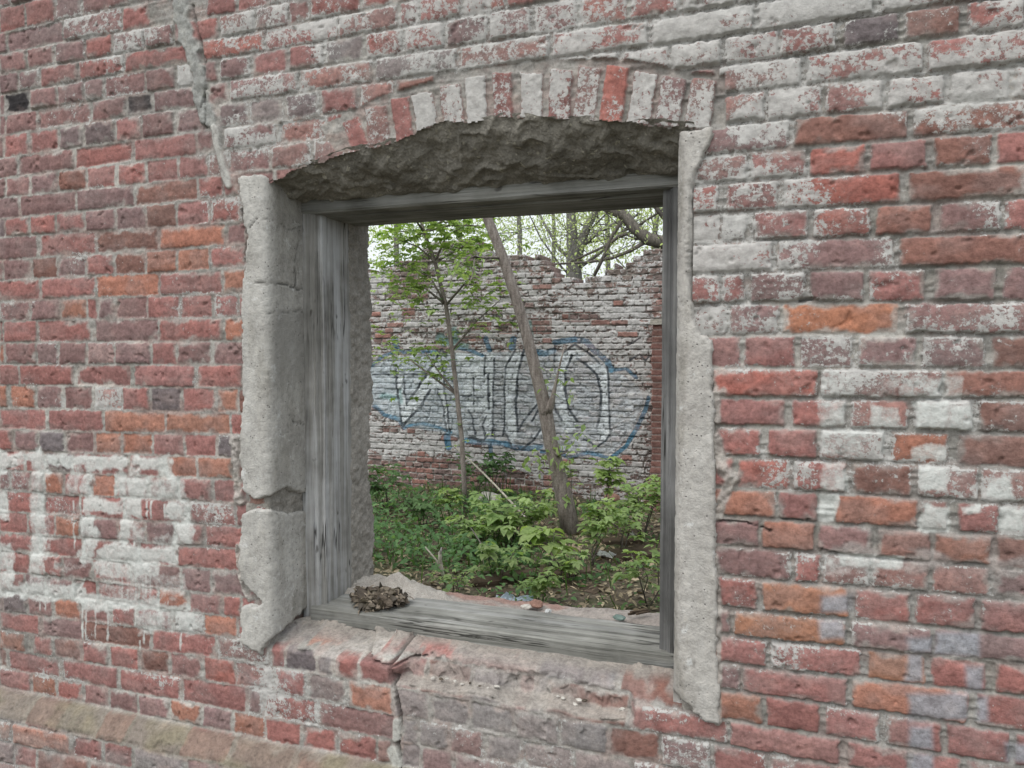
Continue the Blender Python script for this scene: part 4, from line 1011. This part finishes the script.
# weeds: one leafy mass
def weeds():
    g = np.random.default_rng(31); n = 26000
    x = g.uniform(-7.2, -.2, n); y = g.uniform(2.2, 6.9, n)
    s = x / (y + 2)
    dens = np.clip(ss(-.27, -.42, s) * ss(3.2, 4.0, y) * 1.0 + .13 + .35 * ss(5.3, 6.2, y) * ss(-.16, -.34, s), 0, 1) * (.35 + 1.1 * ss(.42, .6, fbm(x * 1.5, y * 1.5, 151, 3)))
    k = g.random(n) < dens; x, y = x[k], y[k]; n = len(x); s = s[k]
    hmax = .05 + .22 * ss(-.28, -.44, s) * ss(6.6, 5.2, y)
    z = gz(x, y) + g.random(n) ** .7 * hmax
    d = rdir(n, g); d[:, 2] = d[:, 2] * .5 + .15
    up = np.stack([g.normal(size=n) * .35, g.normal(size=n) * .35 - .2, np.ones(n)], 1)
    L = g.uniform(.035, .085, n)
    v1 = blades(np.stack([x, y, z], 1), d, up, L, L * g.uniform(.35, .6, n), green(n, (.08, .17, .07), (.16, .27, .115), g), .3)
    m = 900; xi = g.integers(0, n, m); bx, by = x[xi], y[xi]
    st = np.stack([bx, by, gz(bx, by) - .02], 1); dd = np.stack([g.normal(size=m) * .25, g.normal(size=m) * .25, np.ones(m)], 1)
    v2 = blades(st, dd, rdir(m, g), g.uniform(.12, .36, m), np.full(m, .012), green(m, (.05, .11, .03), (.10, .16, .05), g), .15)
    tag(leaf_mesh('weeds', [v1, v2], M_LEAF), 'carpet of low green weeds covering the soil inside the ruin', 'weeds', kind='stuff')
    n = 11000; x = g.uniform(-5.5, -.3, n); y = g.uniform(1.2, 6.9, n)
    d = rdir(n, g); d[:, 2] *= .25
    up = np.stack([g.normal(size=n) * .5, g.normal(size=n) * .5, np.ones(n)], 1); L = g.uniform(.03, .085, n)
    cc = green(n, (.15, .115, .075), (.37, .31, .215), g)
    v3 = blades(np.stack([x, y, gz(x, y) + g.uniform(.0, .03, n)], 1), d, up, L, L * g.uniform(.12, .6, n), cc, .2)
    tag(leaf_mesh('leaf_litter', [v3], M_DRY), 'dry brown leaves and twigs strewn over bare soil', 'leaf litter', kind='stuff')
weeds()

# ------------------------------------------------------------------ trees
def grow(mb, p, d, L, r, depth, g, tips, gnarl=.25, kids=(2, 4), rmin=.004):
    n = 5; pts = [p]; rad = [r]; q = p.copy(); dd = d / np.linalg.norm(d)
    for i in range(n):
        dd = dd + g.normal(size=3) * gnarl * .45 + np.array([0, 0, .05]); dd /= np.linalg.norm(dd)
        q = q + dd * L / n; pts.append(q.copy()); rad.append(max(rmin, r * (1 - .6 * (i + 1) / n)))
    mb.tube(pts, rad, 7 if r > .03 else 5)
    if depth <= 1: tips += pts[2:]
    if depth == 0: return
    for k in range(int(g.integers(kids[0], kids[1] + 1))):
        i = int(g.integers(2, n + 1)); v = rdir(1, g)[0]; nd = dd + v * .9; nd[2] += .15
        grow(mb, pts[i], nd, L * g.uniform(.5, .75), rad[i] * .75, depth - 1, g, tips, gnarl, kids, rmin)
def crown(name, parent, tips, per, spread, size, tone, g, mat=M_LEAF):
    tips = np.array(tips); idx = np.repeat(np.arange(len(tips)), per)
    pts = tips[idx] + g.normal(size=(len(idx), 3)) * spread
    n = len(pts); d = rdir(n, g); d[:, 2] -= .35
    up = np.stack([g.normal(size=n) * .6, g.normal(size=n) * .6, np.ones(n)], 1); L = g.uniform(.6, 1.2, n) * size
    return leaf_mesh(name, [blades(pts, d, up, L, L * g.uniform(.4, .62, n), green(n, tone[0], tone[1], g), .25)], mat, parent)

# leaning trunk
def leaning_tree():
    g = np.random.default_rng(51); base = G(571, 533); yb = base[1]
    root = empty('leaning_tree', tuple(base)); tag(root, 'leaning grey tree trunk with a swollen fork, in front of the graffiti', 'tree')
    px = [(573, 545), (566, 505), (557, 470), (550, 440), (545, 408), (538, 380), (528, 340), (517, 302), (503, 258), (488, 220), (474, 180), (462, 140), (455, 100)]
    wd = [10.5, 9.2, 7.8, 7.0, 7.0, 6.2, 5.8, 5.6, 5.3, 5.0, 4.6, 4.2, 3.6]
    pts = [P(a, b, yb - .02 * i) - base for i, (a, b) in enumerate(px)]; rad = [w * 7.4 / F for w in wd]
    mb = MB(); mb.tube(pts, rad, 12, wob=.10); o = mb.build('trunk', M_BARK, root)
    # fork knuckle with a dead side shoot
    tips = []; k = pts[4]
    mb = MB(); mb.tube([k + np.array([0, -.01, -.06]), k + np.array([.06, -.02, .02]), k + np.array([.085, -.02, .10]), k + np.array([.11, -.02, .22]), k + np.array([.15, .0, .42]), k + np.array([.20, .0, .62])], [.06, .045, .026, .016, .010, .006], 8); mb.build('branch', M_BARK, root)
    mb = MB(); mb.tube([pts[3] + np.array([0, 0, -.08]), pts[3] + np.array([.10, -.06, -.14]), pts[3] + np.array([.20, -.08, -.10])], [.02, .012, .006], 6); mb.build('branch', M_BARK, root)
    for i in (8, 9, 10, 11, 12):
        mb = MB(); v = rdir(1, g)[0]; v[2] = abs(v[2]) * .6; grow(mb, pts[i], v, g.uniform(.5, .9), .018, 1, g, tips, .3, (1, 3)); mb.build('branch', M_BARK, root)
    tips2 = [pts[3] + np.array([.22, -.1, -.04]) + g.normal(size=3) * .10 for _ in range(9)] + [pts[4] + np.array([.12, -.02, .25]) + g.normal(size=3) * .06 for _ in range(5)] + [pts[1] + np.array([.02, -.1, .1]) + g.normal(size=3) * np.array([.12, .05, .16]) for _ in range(9)] + [pts[2] + np.array([-.08, -.06, .05]) + g.normal(size=3) * .09 for _ in range(8)]
    up_t = [t for t in tips if t[2] > 2.0]
    crown('foliage', root, tips2 + up_t[::2], 4, .06, .085, G_MAPLE, g)
leaning_tree()
def thin_tree():
    g = np.random.default_rng(52); base = G(466, 512); yb = base[1]
    root = empty('slender_tree', tuple(base)); tag(root, 'slender young tree with bright green leaves at the upper left of the opening', 'tree')
    px = [(466, 515), (464, 480), (462, 440), (457, 395), (452, 350), (446, 305), (435, 262), (424, 232), (416, 200), (410, 165)]
    wd = [3.6, 3.3, 3.2, 3.1, 3.0, 2.8, 2.6, 2.3, 2.0, 1.5]
    pts = [P(a, b, yb) - base for a, b in px]; mb = MB(); mb.tube(pts, [w * 6.4 / F for w in wd], 9, wob=.08)
    mb.build('trunk', M_BARK, root)
    tips = []
    spec = [(6, (400, 240)), (6, (478, 236)), (7, (385, 250)), (7, (458, 224)), (5, (395, 285)), (5, (480, 285)), (6, (472, 268)), (8, (380, 225)), (8, (440, 210)), (5, (410, 268)), (7, (402, 222)), (6, (382, 268)), (4, (500, 300)), (3, (390, 345)), (3, (425, 352)), (6, (470, 222)), (7, (488, 226))]
    for i, (a, b) in spec:
        e = P(a, b, yb + g.uniform(-.5, .4)) - base; s0 = pts[i]
        mid = (s0 + e) / 2 + np.array([0, 0, .05]) + g.normal(size=3) * .04
        mb = MB(); mb.tube([s0, mid, e], [.016, .011, .005], 5); mb.build('branch', M_BARK, root)
        for t in np.linspace(.5, 1.08, 6): tips.append(s0 + (e - s0) * t + g.normal(size=3) * .06)
    sets = []
    for t in tips:
        for _ in range(10):
            sets.append(compound(t + g.normal(size=3) * .14, g.uniform(0, 6.28), g.uniform(-.6, .3), .085 * g.uniform(.7, 1.2), int(g.choice([3, 5])), G_MAPLE if g.random() < .4 else G_YOUNG, g))
    for i in range(2, 6):
        for _ in range(5): sets.append(compound(pts[i] + g.normal(size=3) * .10, g.uniform(0, 6.28), 0, .08, 3, G_DEEP if i > 3 else G_MAPLE, g))
    leaf_mesh('foliage', sets, M_LEAF, root)
thin_tree()

# trees behind the ruined wall
def back_tree(name, label, base, forks, per, size, tone, seed, mat, depth=2, spread=.28, rmin=.004, twigs=1, cloud=24, group='trees behind the ruined wall'):
    """forks: list of (polyline in world coords, radii)"""
    g = np.random.default_rng(seed); base = np.array(base, float)
    root = empty(name, tuple(base)); tag(root, label, 'tree', group)
    mb = MB(); tips = []
    for pts, rad in forks:
        pts = [np.asarray(p) - base for p in pts]; mb.tube(pts, rad, 9, wob=.06)
        for i in range(1, len(pts)):
            if pts[i][2] < 2.4: continue
            for _ in range(twigs):
                v = rdir(1, g)[0]; v[2] = v[2] * .5 + .2
                grow(mb, pts[i], v, g.uniform(.9, 1.6), min(rad[i] * .3, .022), depth, g, tips, .28, (1, 3), rmin)
            for _ in range(cloud):
                tips.append(pts[i] + g.normal(size=3) * np.array([.7, .7, .45]))
    mb.build('trunk', mat, root)
    crown('crown', root, tips, per, spread, size, tone, g, M_LEAFP)
def PZ(y, *pp): return [P(a, b, y) for a, b in pp]
Y1 = 11.0
b1 = np.array([P(576, 300, Y1)[0], Y1, -.3])
back_tree('tree', 'forked grey tree rising behind the notch in the ruined wall top', b1,
          [([b1, *PZ(Y1, (576, 330), (574, 280), (573, 250), (571, 215), (569, 180), (566, 120))], [.20, .17, .15, .11, .085, .07, .04]),
           ([*PZ(Y1, (575, 272), (580, 245), (588, 225), (600, 205), (612, 170))], [.10, .085, .07, .055, .04]),
           ([*PZ(Y1, (580, 248), (598, 232), (618, 222), (640, 214))], [.045, .035, .03, .02]),
           ([*PZ(Y1, (574, 262), (560, 250), (545, 225), (532, 200))], [.04, .03, .025, .015]),
           ([*PZ(Y1, (570, 275), (610, 245), (622, 232), (634, 226))], [.03, .03, .025, .02])], 8, .055, G_PALE, 61, M_BARKG, 1, .34)
Y2 = 9.8
b2 = np.array([P(735, 300, Y2)[0], Y2, -.3])
back_tree('tree', 'big dark limbed tree reaching in from the right above the ruined wall', b2,
          [([b2, *PZ(Y2, (733, 330), (728, 270), (722, 200), (720, 120))], [.28, .25, .21, .18, .12]),
           ([*PZ(Y2, (726, 262), (690, 252), (664, 243), (648, 239), (634, 228), (624, 215), (608, 208), (590, 196), (560, 180))], [.13, .12, .105, .10, .09, .085, .08, .065, .04]),
           ([*PZ(Y2, (648, 238), (632, 232), (618, 237), (606, 246), (588, 254), (570, 262))], [.035, .03, .028, .025, .02, .012]),
           ([*PZ(Y2, (645, 242), (630, 251), (612, 258), (590, 262), (555, 264), (540, 262))], [.035, .03, .026, .022, .016, .01]),
           ([*PZ(Y2, (625, 216), (612, 236), (604, 256), (594, 276))], [.035, .032, .03, .026]),
           ([*PZ(Y2, (664, 218), (654, 205), (640, 190))], [.04, .035, .03])], 5, .055, G_PALE, 62, M_BARKD, 1, .30, .004, 1, 4)
far = [(400, 13.0, 'pale leafed tree seen left of the slender young tree, beyond the ruined wall', 71), (455, 15.5, 'far pale tree behind the wall, above the first graffiti letter', 72), (520, 14.0, 'thin pale tree beyond the wall, just right of the leaning trunk', 73), (548, 18.0, 'distant light green tree left of the forked grey tree', 74), (612, 16.0, 'hazy light green tree right of the forked grey tree', 75), (650, 13.5, 'pale green tree over the right end of the ruined wall', 76), (345, 16, 'pale green tree far left behind the wall', 77), (700, 18, 'light green tree at far right behind the wall', 78)]
for px, y, lab, sd in far:
    g = np.random.default_rng(sd); b = np.array([P(px, 300, y)[0], y, -.3]); q = P(px + g.uniform(-8, 8), 232, y); top = P(px + g.uniform(-15, 15), 150, y)
    back_tree('tree', lab, b, [([b, (b + q) / 2, q, (q + top) / 2, top], [.085, .07, .055, .04, .02])], 13, .07, G_PALE, sd, M_BARKG, 1, .40, .004, 2, 70)

# ------------------------------------------------------------------ loose things inside
def pole(name, a, b, ra, rb, mat, label, cat, group=None, bend=.03):
    a = np.array(a); b = np.array(b); root_o = a
    mb = MB(); pts = [a * (1 - t) + b * t + np.array([0, 0, -math.sin(math.pi * t) * bend]) - a for t in np.linspace(0, 1, 8)]
    mb.tube(pts, [ra + (rb - ra) * t for t in np.linspace(0, 1, 8)], 7, wob=.2)
    o = mb.build(name, mat); o.location = tuple(a); tag(o, label, cat, group); return o
p0 = G(533, 528); p0[2] += .02
pole('thin_pole', p0, P(454, 446, 6.55), .013, .009, M_STICK, 'long thin pale pole slanting across the weeds to the ruined wall', 'pole', None, -.03)
g0 = G(447, 600)
stick = tag(empty('cut_stick', tuple(g0)), 'upright bent stick with a pale cut end, just beyond the sill', 'stick')
sb = [P(a, b, g0[1]) - g0 for a, b in ((447, 604), (447, 590), (443, 575), (440, 560), (440, 552))]
mb = MB(); mb.tube(sb, [.009, .011, .013, .013, .012], 8, wob=.1); mb.tube([sb[2], sb[2] + np.array([-.05, 0, .10]), sb[2] + np.array([-.14, 0, .19])], [.010, .007, .005], 6); mb.build('bark_stick', M_STICK, stick)
mb = MB(); mb.tube([sb[-1] - np.array([0, 0, .012]), sb[-1] + np.array([.012, 0, .035])], [.0125, .003], 8); mb.build('cut_end', M_CONC, stick)
q0 = G(487, 575); pole('bent_twig', q0, P(480, 548, q0[1]) + np.array([0, 0, .04]), .007, .004, M_STICK, 'short pale twig leaning beside the bushy box elder', 'twig')
q0 = G(512, 580); pole('dead_branch', q0, P(471, 528, q0[1] + .5), .010, .005, M_BARKD, 'dark dead branch lying up through the box elder leaves', 'branch')
q0 = G(575, 575); pole('grey_twig', q0, P(560, 553, q0[1]), .008, .005, M_STICK, 'grey twig leaning below the big pale maple leaves', 'twig')

def timber(px0, py0, px1, py1, w, h, label, seed):
    a = G(px0, py0); b = G(px1, py1); L = np.linalg.norm((b - a)[:2]); c = (a + b) / 2
    prof = [(-w / 2, 0), (w / 2, 0), (w / 2, h * .8), (w * .3, h), (-w * .3, h), (-w / 2, h * .75)]
    o = profile_bar('timber', prof, 0, -L / 2, L / 2, M_ROT, None, 26, .012, seed)
    o.location = (c[0], c[1], float(gz(c[0], c[1])) - .02); o.rotation_euler = (0, 0, math.atan2(b[1] - a[1], b[0] - a[0]))
    tag(o, label, 'timber', 'rotten timbers on the soil'); return o
timber(470, 584, 588, 574, .16, .09, 'long rotten brown timber lying under the box elder leaves', 1)
timber(600, 556, 690, 553, .20, .10, 'rotten dark plank on the soil by the right window post', 2)
timber(602, 544, 640, 541, .12, .06, 'short blackened timber behind the dark plank', 3)
timber(480, 597, 535, 592, .12, .05, 'half buried dark timber behind the pale plastic litter', 4)
timber(560, 585, 600, 592, .16, .04, 'small dark board lying flat on the litter', 5)

def solid(name, rgb, rough=.6, spec=.3, scale=25):
    m, nt, b = newmat(name); n = noise(nt, scale, 4, .6)
    c = ramp(nt, n, [(.3, tuple(v * .75 for v in rgb)), (.7, tuple(min(1, v * 1.2) for v in rgb))])
    nt.links.new(c, b.inputs['Base Color']); b.inputs['Roughness'].default_value = rough; b.inputs['Specular IOR Level'].default_value = spec
    return m
M_PLASTIC = solid('pale_plastic', (.30, .36, .42), .35, .5); M_PLW = solid('white_plastic', (.50, .51, .50), .4, .5)
M_SHARD = solid('green_glass_shard', (.12, .17, .15), .2, .5); M_BRK = rough_material('broken_brick', (.19, .11, .085), (.30, .18, .14), 45, .7)
M_CHIP = solid('mortar_chip', (.46, .44, .40), .9, .1, 60); M_NEST = rough_material('dry_leaf_clump', (.04, .033, .027), (.16, .13, .10), 60, .9)
def crumple(name, p, sx, sy, sz, mat, label, cat, seed, group=None):
    g = np.random.default_rng(seed); n = 15; u = np.linspace(-1, 1, n); U, W = np.meshgrid(u, u, indexing='ij')
    z = np.abs(fbm(U * 2.2 + seed, W * 2.2, seed, 3) - .5) * 4 * sz
    r = 1 + (fbm(U * 1.5, W * 1.5 + seed, seed + 5, 2) - .5) * .8
    V = np.stack([U * sx * r, W * sy * r, z], -1).reshape(-1, 3)
    o = mesh_from(name, V, grid_faces(n, n), mat, None, False); o.location = tuple(p); o.rotation_euler = (0, 0, g.uniform(0, 3))
    md = o.modifiers.new('thickness', 'SOLIDIFY'); md.thickness = .004
    tag(o, label, cat, group); return o
def up(p, d): p = np.array(p); p[2] += d; return p
crumple('plastic_bag', up(G(515, 603), .01), .13, .07, .03, M_PLASTIC, 'crumpled pale blue plastic bag on soil just beyond the sill', 'bag', 3)
crumple('plastic_scrap', up(G(607, 558), .02), .08, .05, .03, M_PLW, 'white plastic scrap beside the dark plank', 'litter', 4)
crumple('paper_scrap', up(G(633, 537), .02), .03, .02, .02, M_PLW, 'tiny white scrap at the foot of the pier bush', 'litter', 5)
blob('brick_chunk', up(G(612, 503), .06), (.09, .06, .06), M_BRK, None, 8, 3, .4, .3); tag(bpy.data.objects[-1] if False else COL.objects[-1], 'orange-red broken brick at the foot of the ruined wall', 'brick')
blob('stone_chunk', up(G(489, 503), .05), (.16, .10, .08), M_CHIP, None, 9, 3, .4, .3); tag(COL.objects[-1], 'pale stone lying by the dark bush at the foot of the ruined wall', 'stone')

# things lying on the sill
def heap():
    U, Wd = np.meshgrid(np.linspace(-1, 1, 70), np.linspace(-1, 1, 50), indexing='ij')
    cx, cy_, rx, ry = -1.30, .40, .21, .15
    r = np.hypot(U, Wd); n = fbm(U * 3, Wd * 3, 160, 5) - .5; n2 = fbm(U * 14, Wd * 14, 161, 4) - .5
    left = ss(-.2, -1, U)
    hh = .105 * np.clip(1 - (r + n * .5) * .95 + left * .5, 0, 1.15) ** 1.15 + n2 * .016 - .02
    V = np.stack([U * rx, Wd * ry, hh], -1).reshape(-1, 3)
    o = mesh_from('mortar_heap', V, grid_faces(70, 50), M_MOUND); o.location = (cx, cy_, .676)
    tag(o, 'heap of pale crumbled mortar in the left corner of the sill', 'mortar heap')
heap()
def nest():
    g = np.random.default_rng(81); c = P(381, 606, .25); c[2] = .706
    root = empty('leaf_clump', tuple(c)); tag(root, 'dark clump of dry rotten leaves lying on the wooden sill', 'leaf clump')
    b = blob('matted_core', (-.012, 0, .004), (.085, .050, .026), M_NEST, root, 14, 5, .25, .95, 3.6)
    cs = [(-.085, .02, .008, .028), (-.05, .01, .02, .036), (-.012, .0, .030, .034), (.03, .01, .034, .030), (.058, .012, .02, .026), (.0, -.03, .008, .034), (-.03, -.036, .0, .03), (.025, -.02, .014, .03)]
    P_ = []
    for x, y, z, r in cs:
        q = rdir(150, g) * r * g.uniform(.7, 1.35, (150, 1)) + np.array([x, y, z]); P_.append(q)
    p = np.concatenate(P_); p[:, 2] = np.maximum(p[:, 2] * .5, -.008); n = len(p); dn = rdir(n, g); dn[:, 2] = dn[:, 2] * .7 - .05
    L = g.uniform(.007, .026, n)
    v = blades(p, dn, np.stack([g.normal(size=n), g.normal(size=n), np.ones(n)], 1), L * 1.2, L * g.uniform(.15, 1.1, n), green(n, (.04, .034, .028), (.27, .225, .175), g), .5)
    leaf_mesh('leaves', [v], M_DRY, root)
nest()
def chip(px, py, y, z, s, mat, label, cat, group, seed, name, fl=.4):
    p = P(px, py, y); o = blob(name, (p[0], y, z), (s, s * .7, s * .45), mat, None, seed, 2, .5, .45, 1.7); o.rotation_euler = (0, 0, seed * 1.3)
    for f in o.data.polygons: f.use_smooth = False
    tag(o, label, cat, group); return o
chip(536, 611, .44, .69, .032, M_BRK, 'orange brick fragment on the inner sill below the lone plant', 'brick fragment', None, 21, 'brick_fragment')
chip(526, 614, .42, .684, .020, M_CHIP, 'grey stone chip on the sill beside the orange fragment', 'stone chip', None, 22, 'stone_chip')
chip(548, 618, .40, .684, .018, M_PLW, 'small white chip on the sill right of the orange fragment', 'stone chip', None, 23, 'stone_chip')
o = chip(620, 629, .36, .706, .022, M_SHARD, 'green glass shard lying on the sill near the right post', 'glass shard', None, 24, 'glass_shard')
for i, (px, py, px2, py2) in enumerate(((628, 625, 645, 619), (636, 616, 650, 624), (630, 631, 648, 628))):
    a = P(px, py, .40); b = P(px2, py2, .43); a[2] = .706 + .004 * i; b[2] = .710 + .004 * i
    pole('bark_sliver', a, b, .004, .003, M_ROT, ('curved dark bark sliver, lowest of three by the glass shard' if i == 2 else 'dark bark sliver nearest the glass shard' if i == 0 else 'dark bark sliver farthest back of three by the right post'), 'bark', 'bark slivers on the sill', 0)
CH = [(551, 706), (558, 702), (566, 709), (575, 712), (480, 692), (488, 694), (497, 690), (433, 684), (441, 685), (447, 681), (455, 687), (462, 690), (470, 689), (579, 706), (622, 715), (563, 704), (585, 672)]
g = random.Random(4)
for i, (px, py) in enumerate(CH):
    p = P(px, py - 6, .035)
    s = .005 + .004 * g.random() + (.004 if i in (3, 13, 14) else 0)
    o = chip(px, py, .035, max(.560, min(.575, p[2])), s, M_CHIP if i % 4 else M_NEST, 'small pale mortar chip lying on the broken ledge under the window', 'mortar chip', 'mortar chips on the ledge', 40 + i, 'mortar_chip')

# ------------------------------------------------------------------ light
W = bpy.data.worlds.new('World'); S.world = W; W.use_nodes = True
nt = W.node_tree; bg = nt.nodes['Background']
sky = nt.nodes.new('ShaderNodeTexSky'); sky.sky_type = 'NISHITA'; sky.sun_disc = False
SUN_EL, SUN_ROT = 58, 200
sky.sun_elevation = R(SUN_EL); sky.sun_rotation = R(SUN_ROT); sky.air_density = 1.0; sky.dust_density = 7.0; sky.ozone_density = 1.0
hs = nt.nodes.new('ShaderNodeHueSaturation'); hs.inputs['Saturation'].default_value = .35
nt.links.new(sky.outputs[0], hs.inputs['Color'])
cloud = mixc(nt, .6, hs.outputs[0], (6.2, 6.6, 6.9))      # even overcast layer
nt.links.new(cloud, bg.inputs['Color'])
bg.inputs['Strength'].default_value = .12
sun = bpy.data.lights.new('sun', 'SUN'); sun.energy = .8; sun.angle = R(60); sun.color = (1, .985, .96)
so = bpy.data.objects.new('sun', sun); COL.objects.link(so)
az = R(SUN_ROT); el = R(SUN_EL)
dirv = Vector((math.sin(az) * math.cos(el), math.cos(az) * math.cos(el), math.sin(el)))
so.rotation_euler = dirv.to_track_quat('Z', 'Y').to_euler(); so.location = (0, -5, 8)

cam = bpy.data.cameras.new('camera'); co = bpy.data.objects.new('camera', cam); COL.objects.link(co)
cam.sensor_width = 36; cam.lens = F / 1024 * 36; cam.clip_end = 2000; cam.clip_start = .05
co.location = tuple(EYE)
co.rotation_euler = (math.pi / 2 + PITCH, 0, YAW)
S.camera = co
S.view_settings.view_transform = 'Standard'; S.view_settings.look = 'None'; S.view_settings.exposure = 0.88; S.view_settings.gamma = 1; S.view_settings.use_curve_mapping = False
S.cycles.use_denoising = True
S.render.resolution_x, S.render.resolution_y = 1024, 768
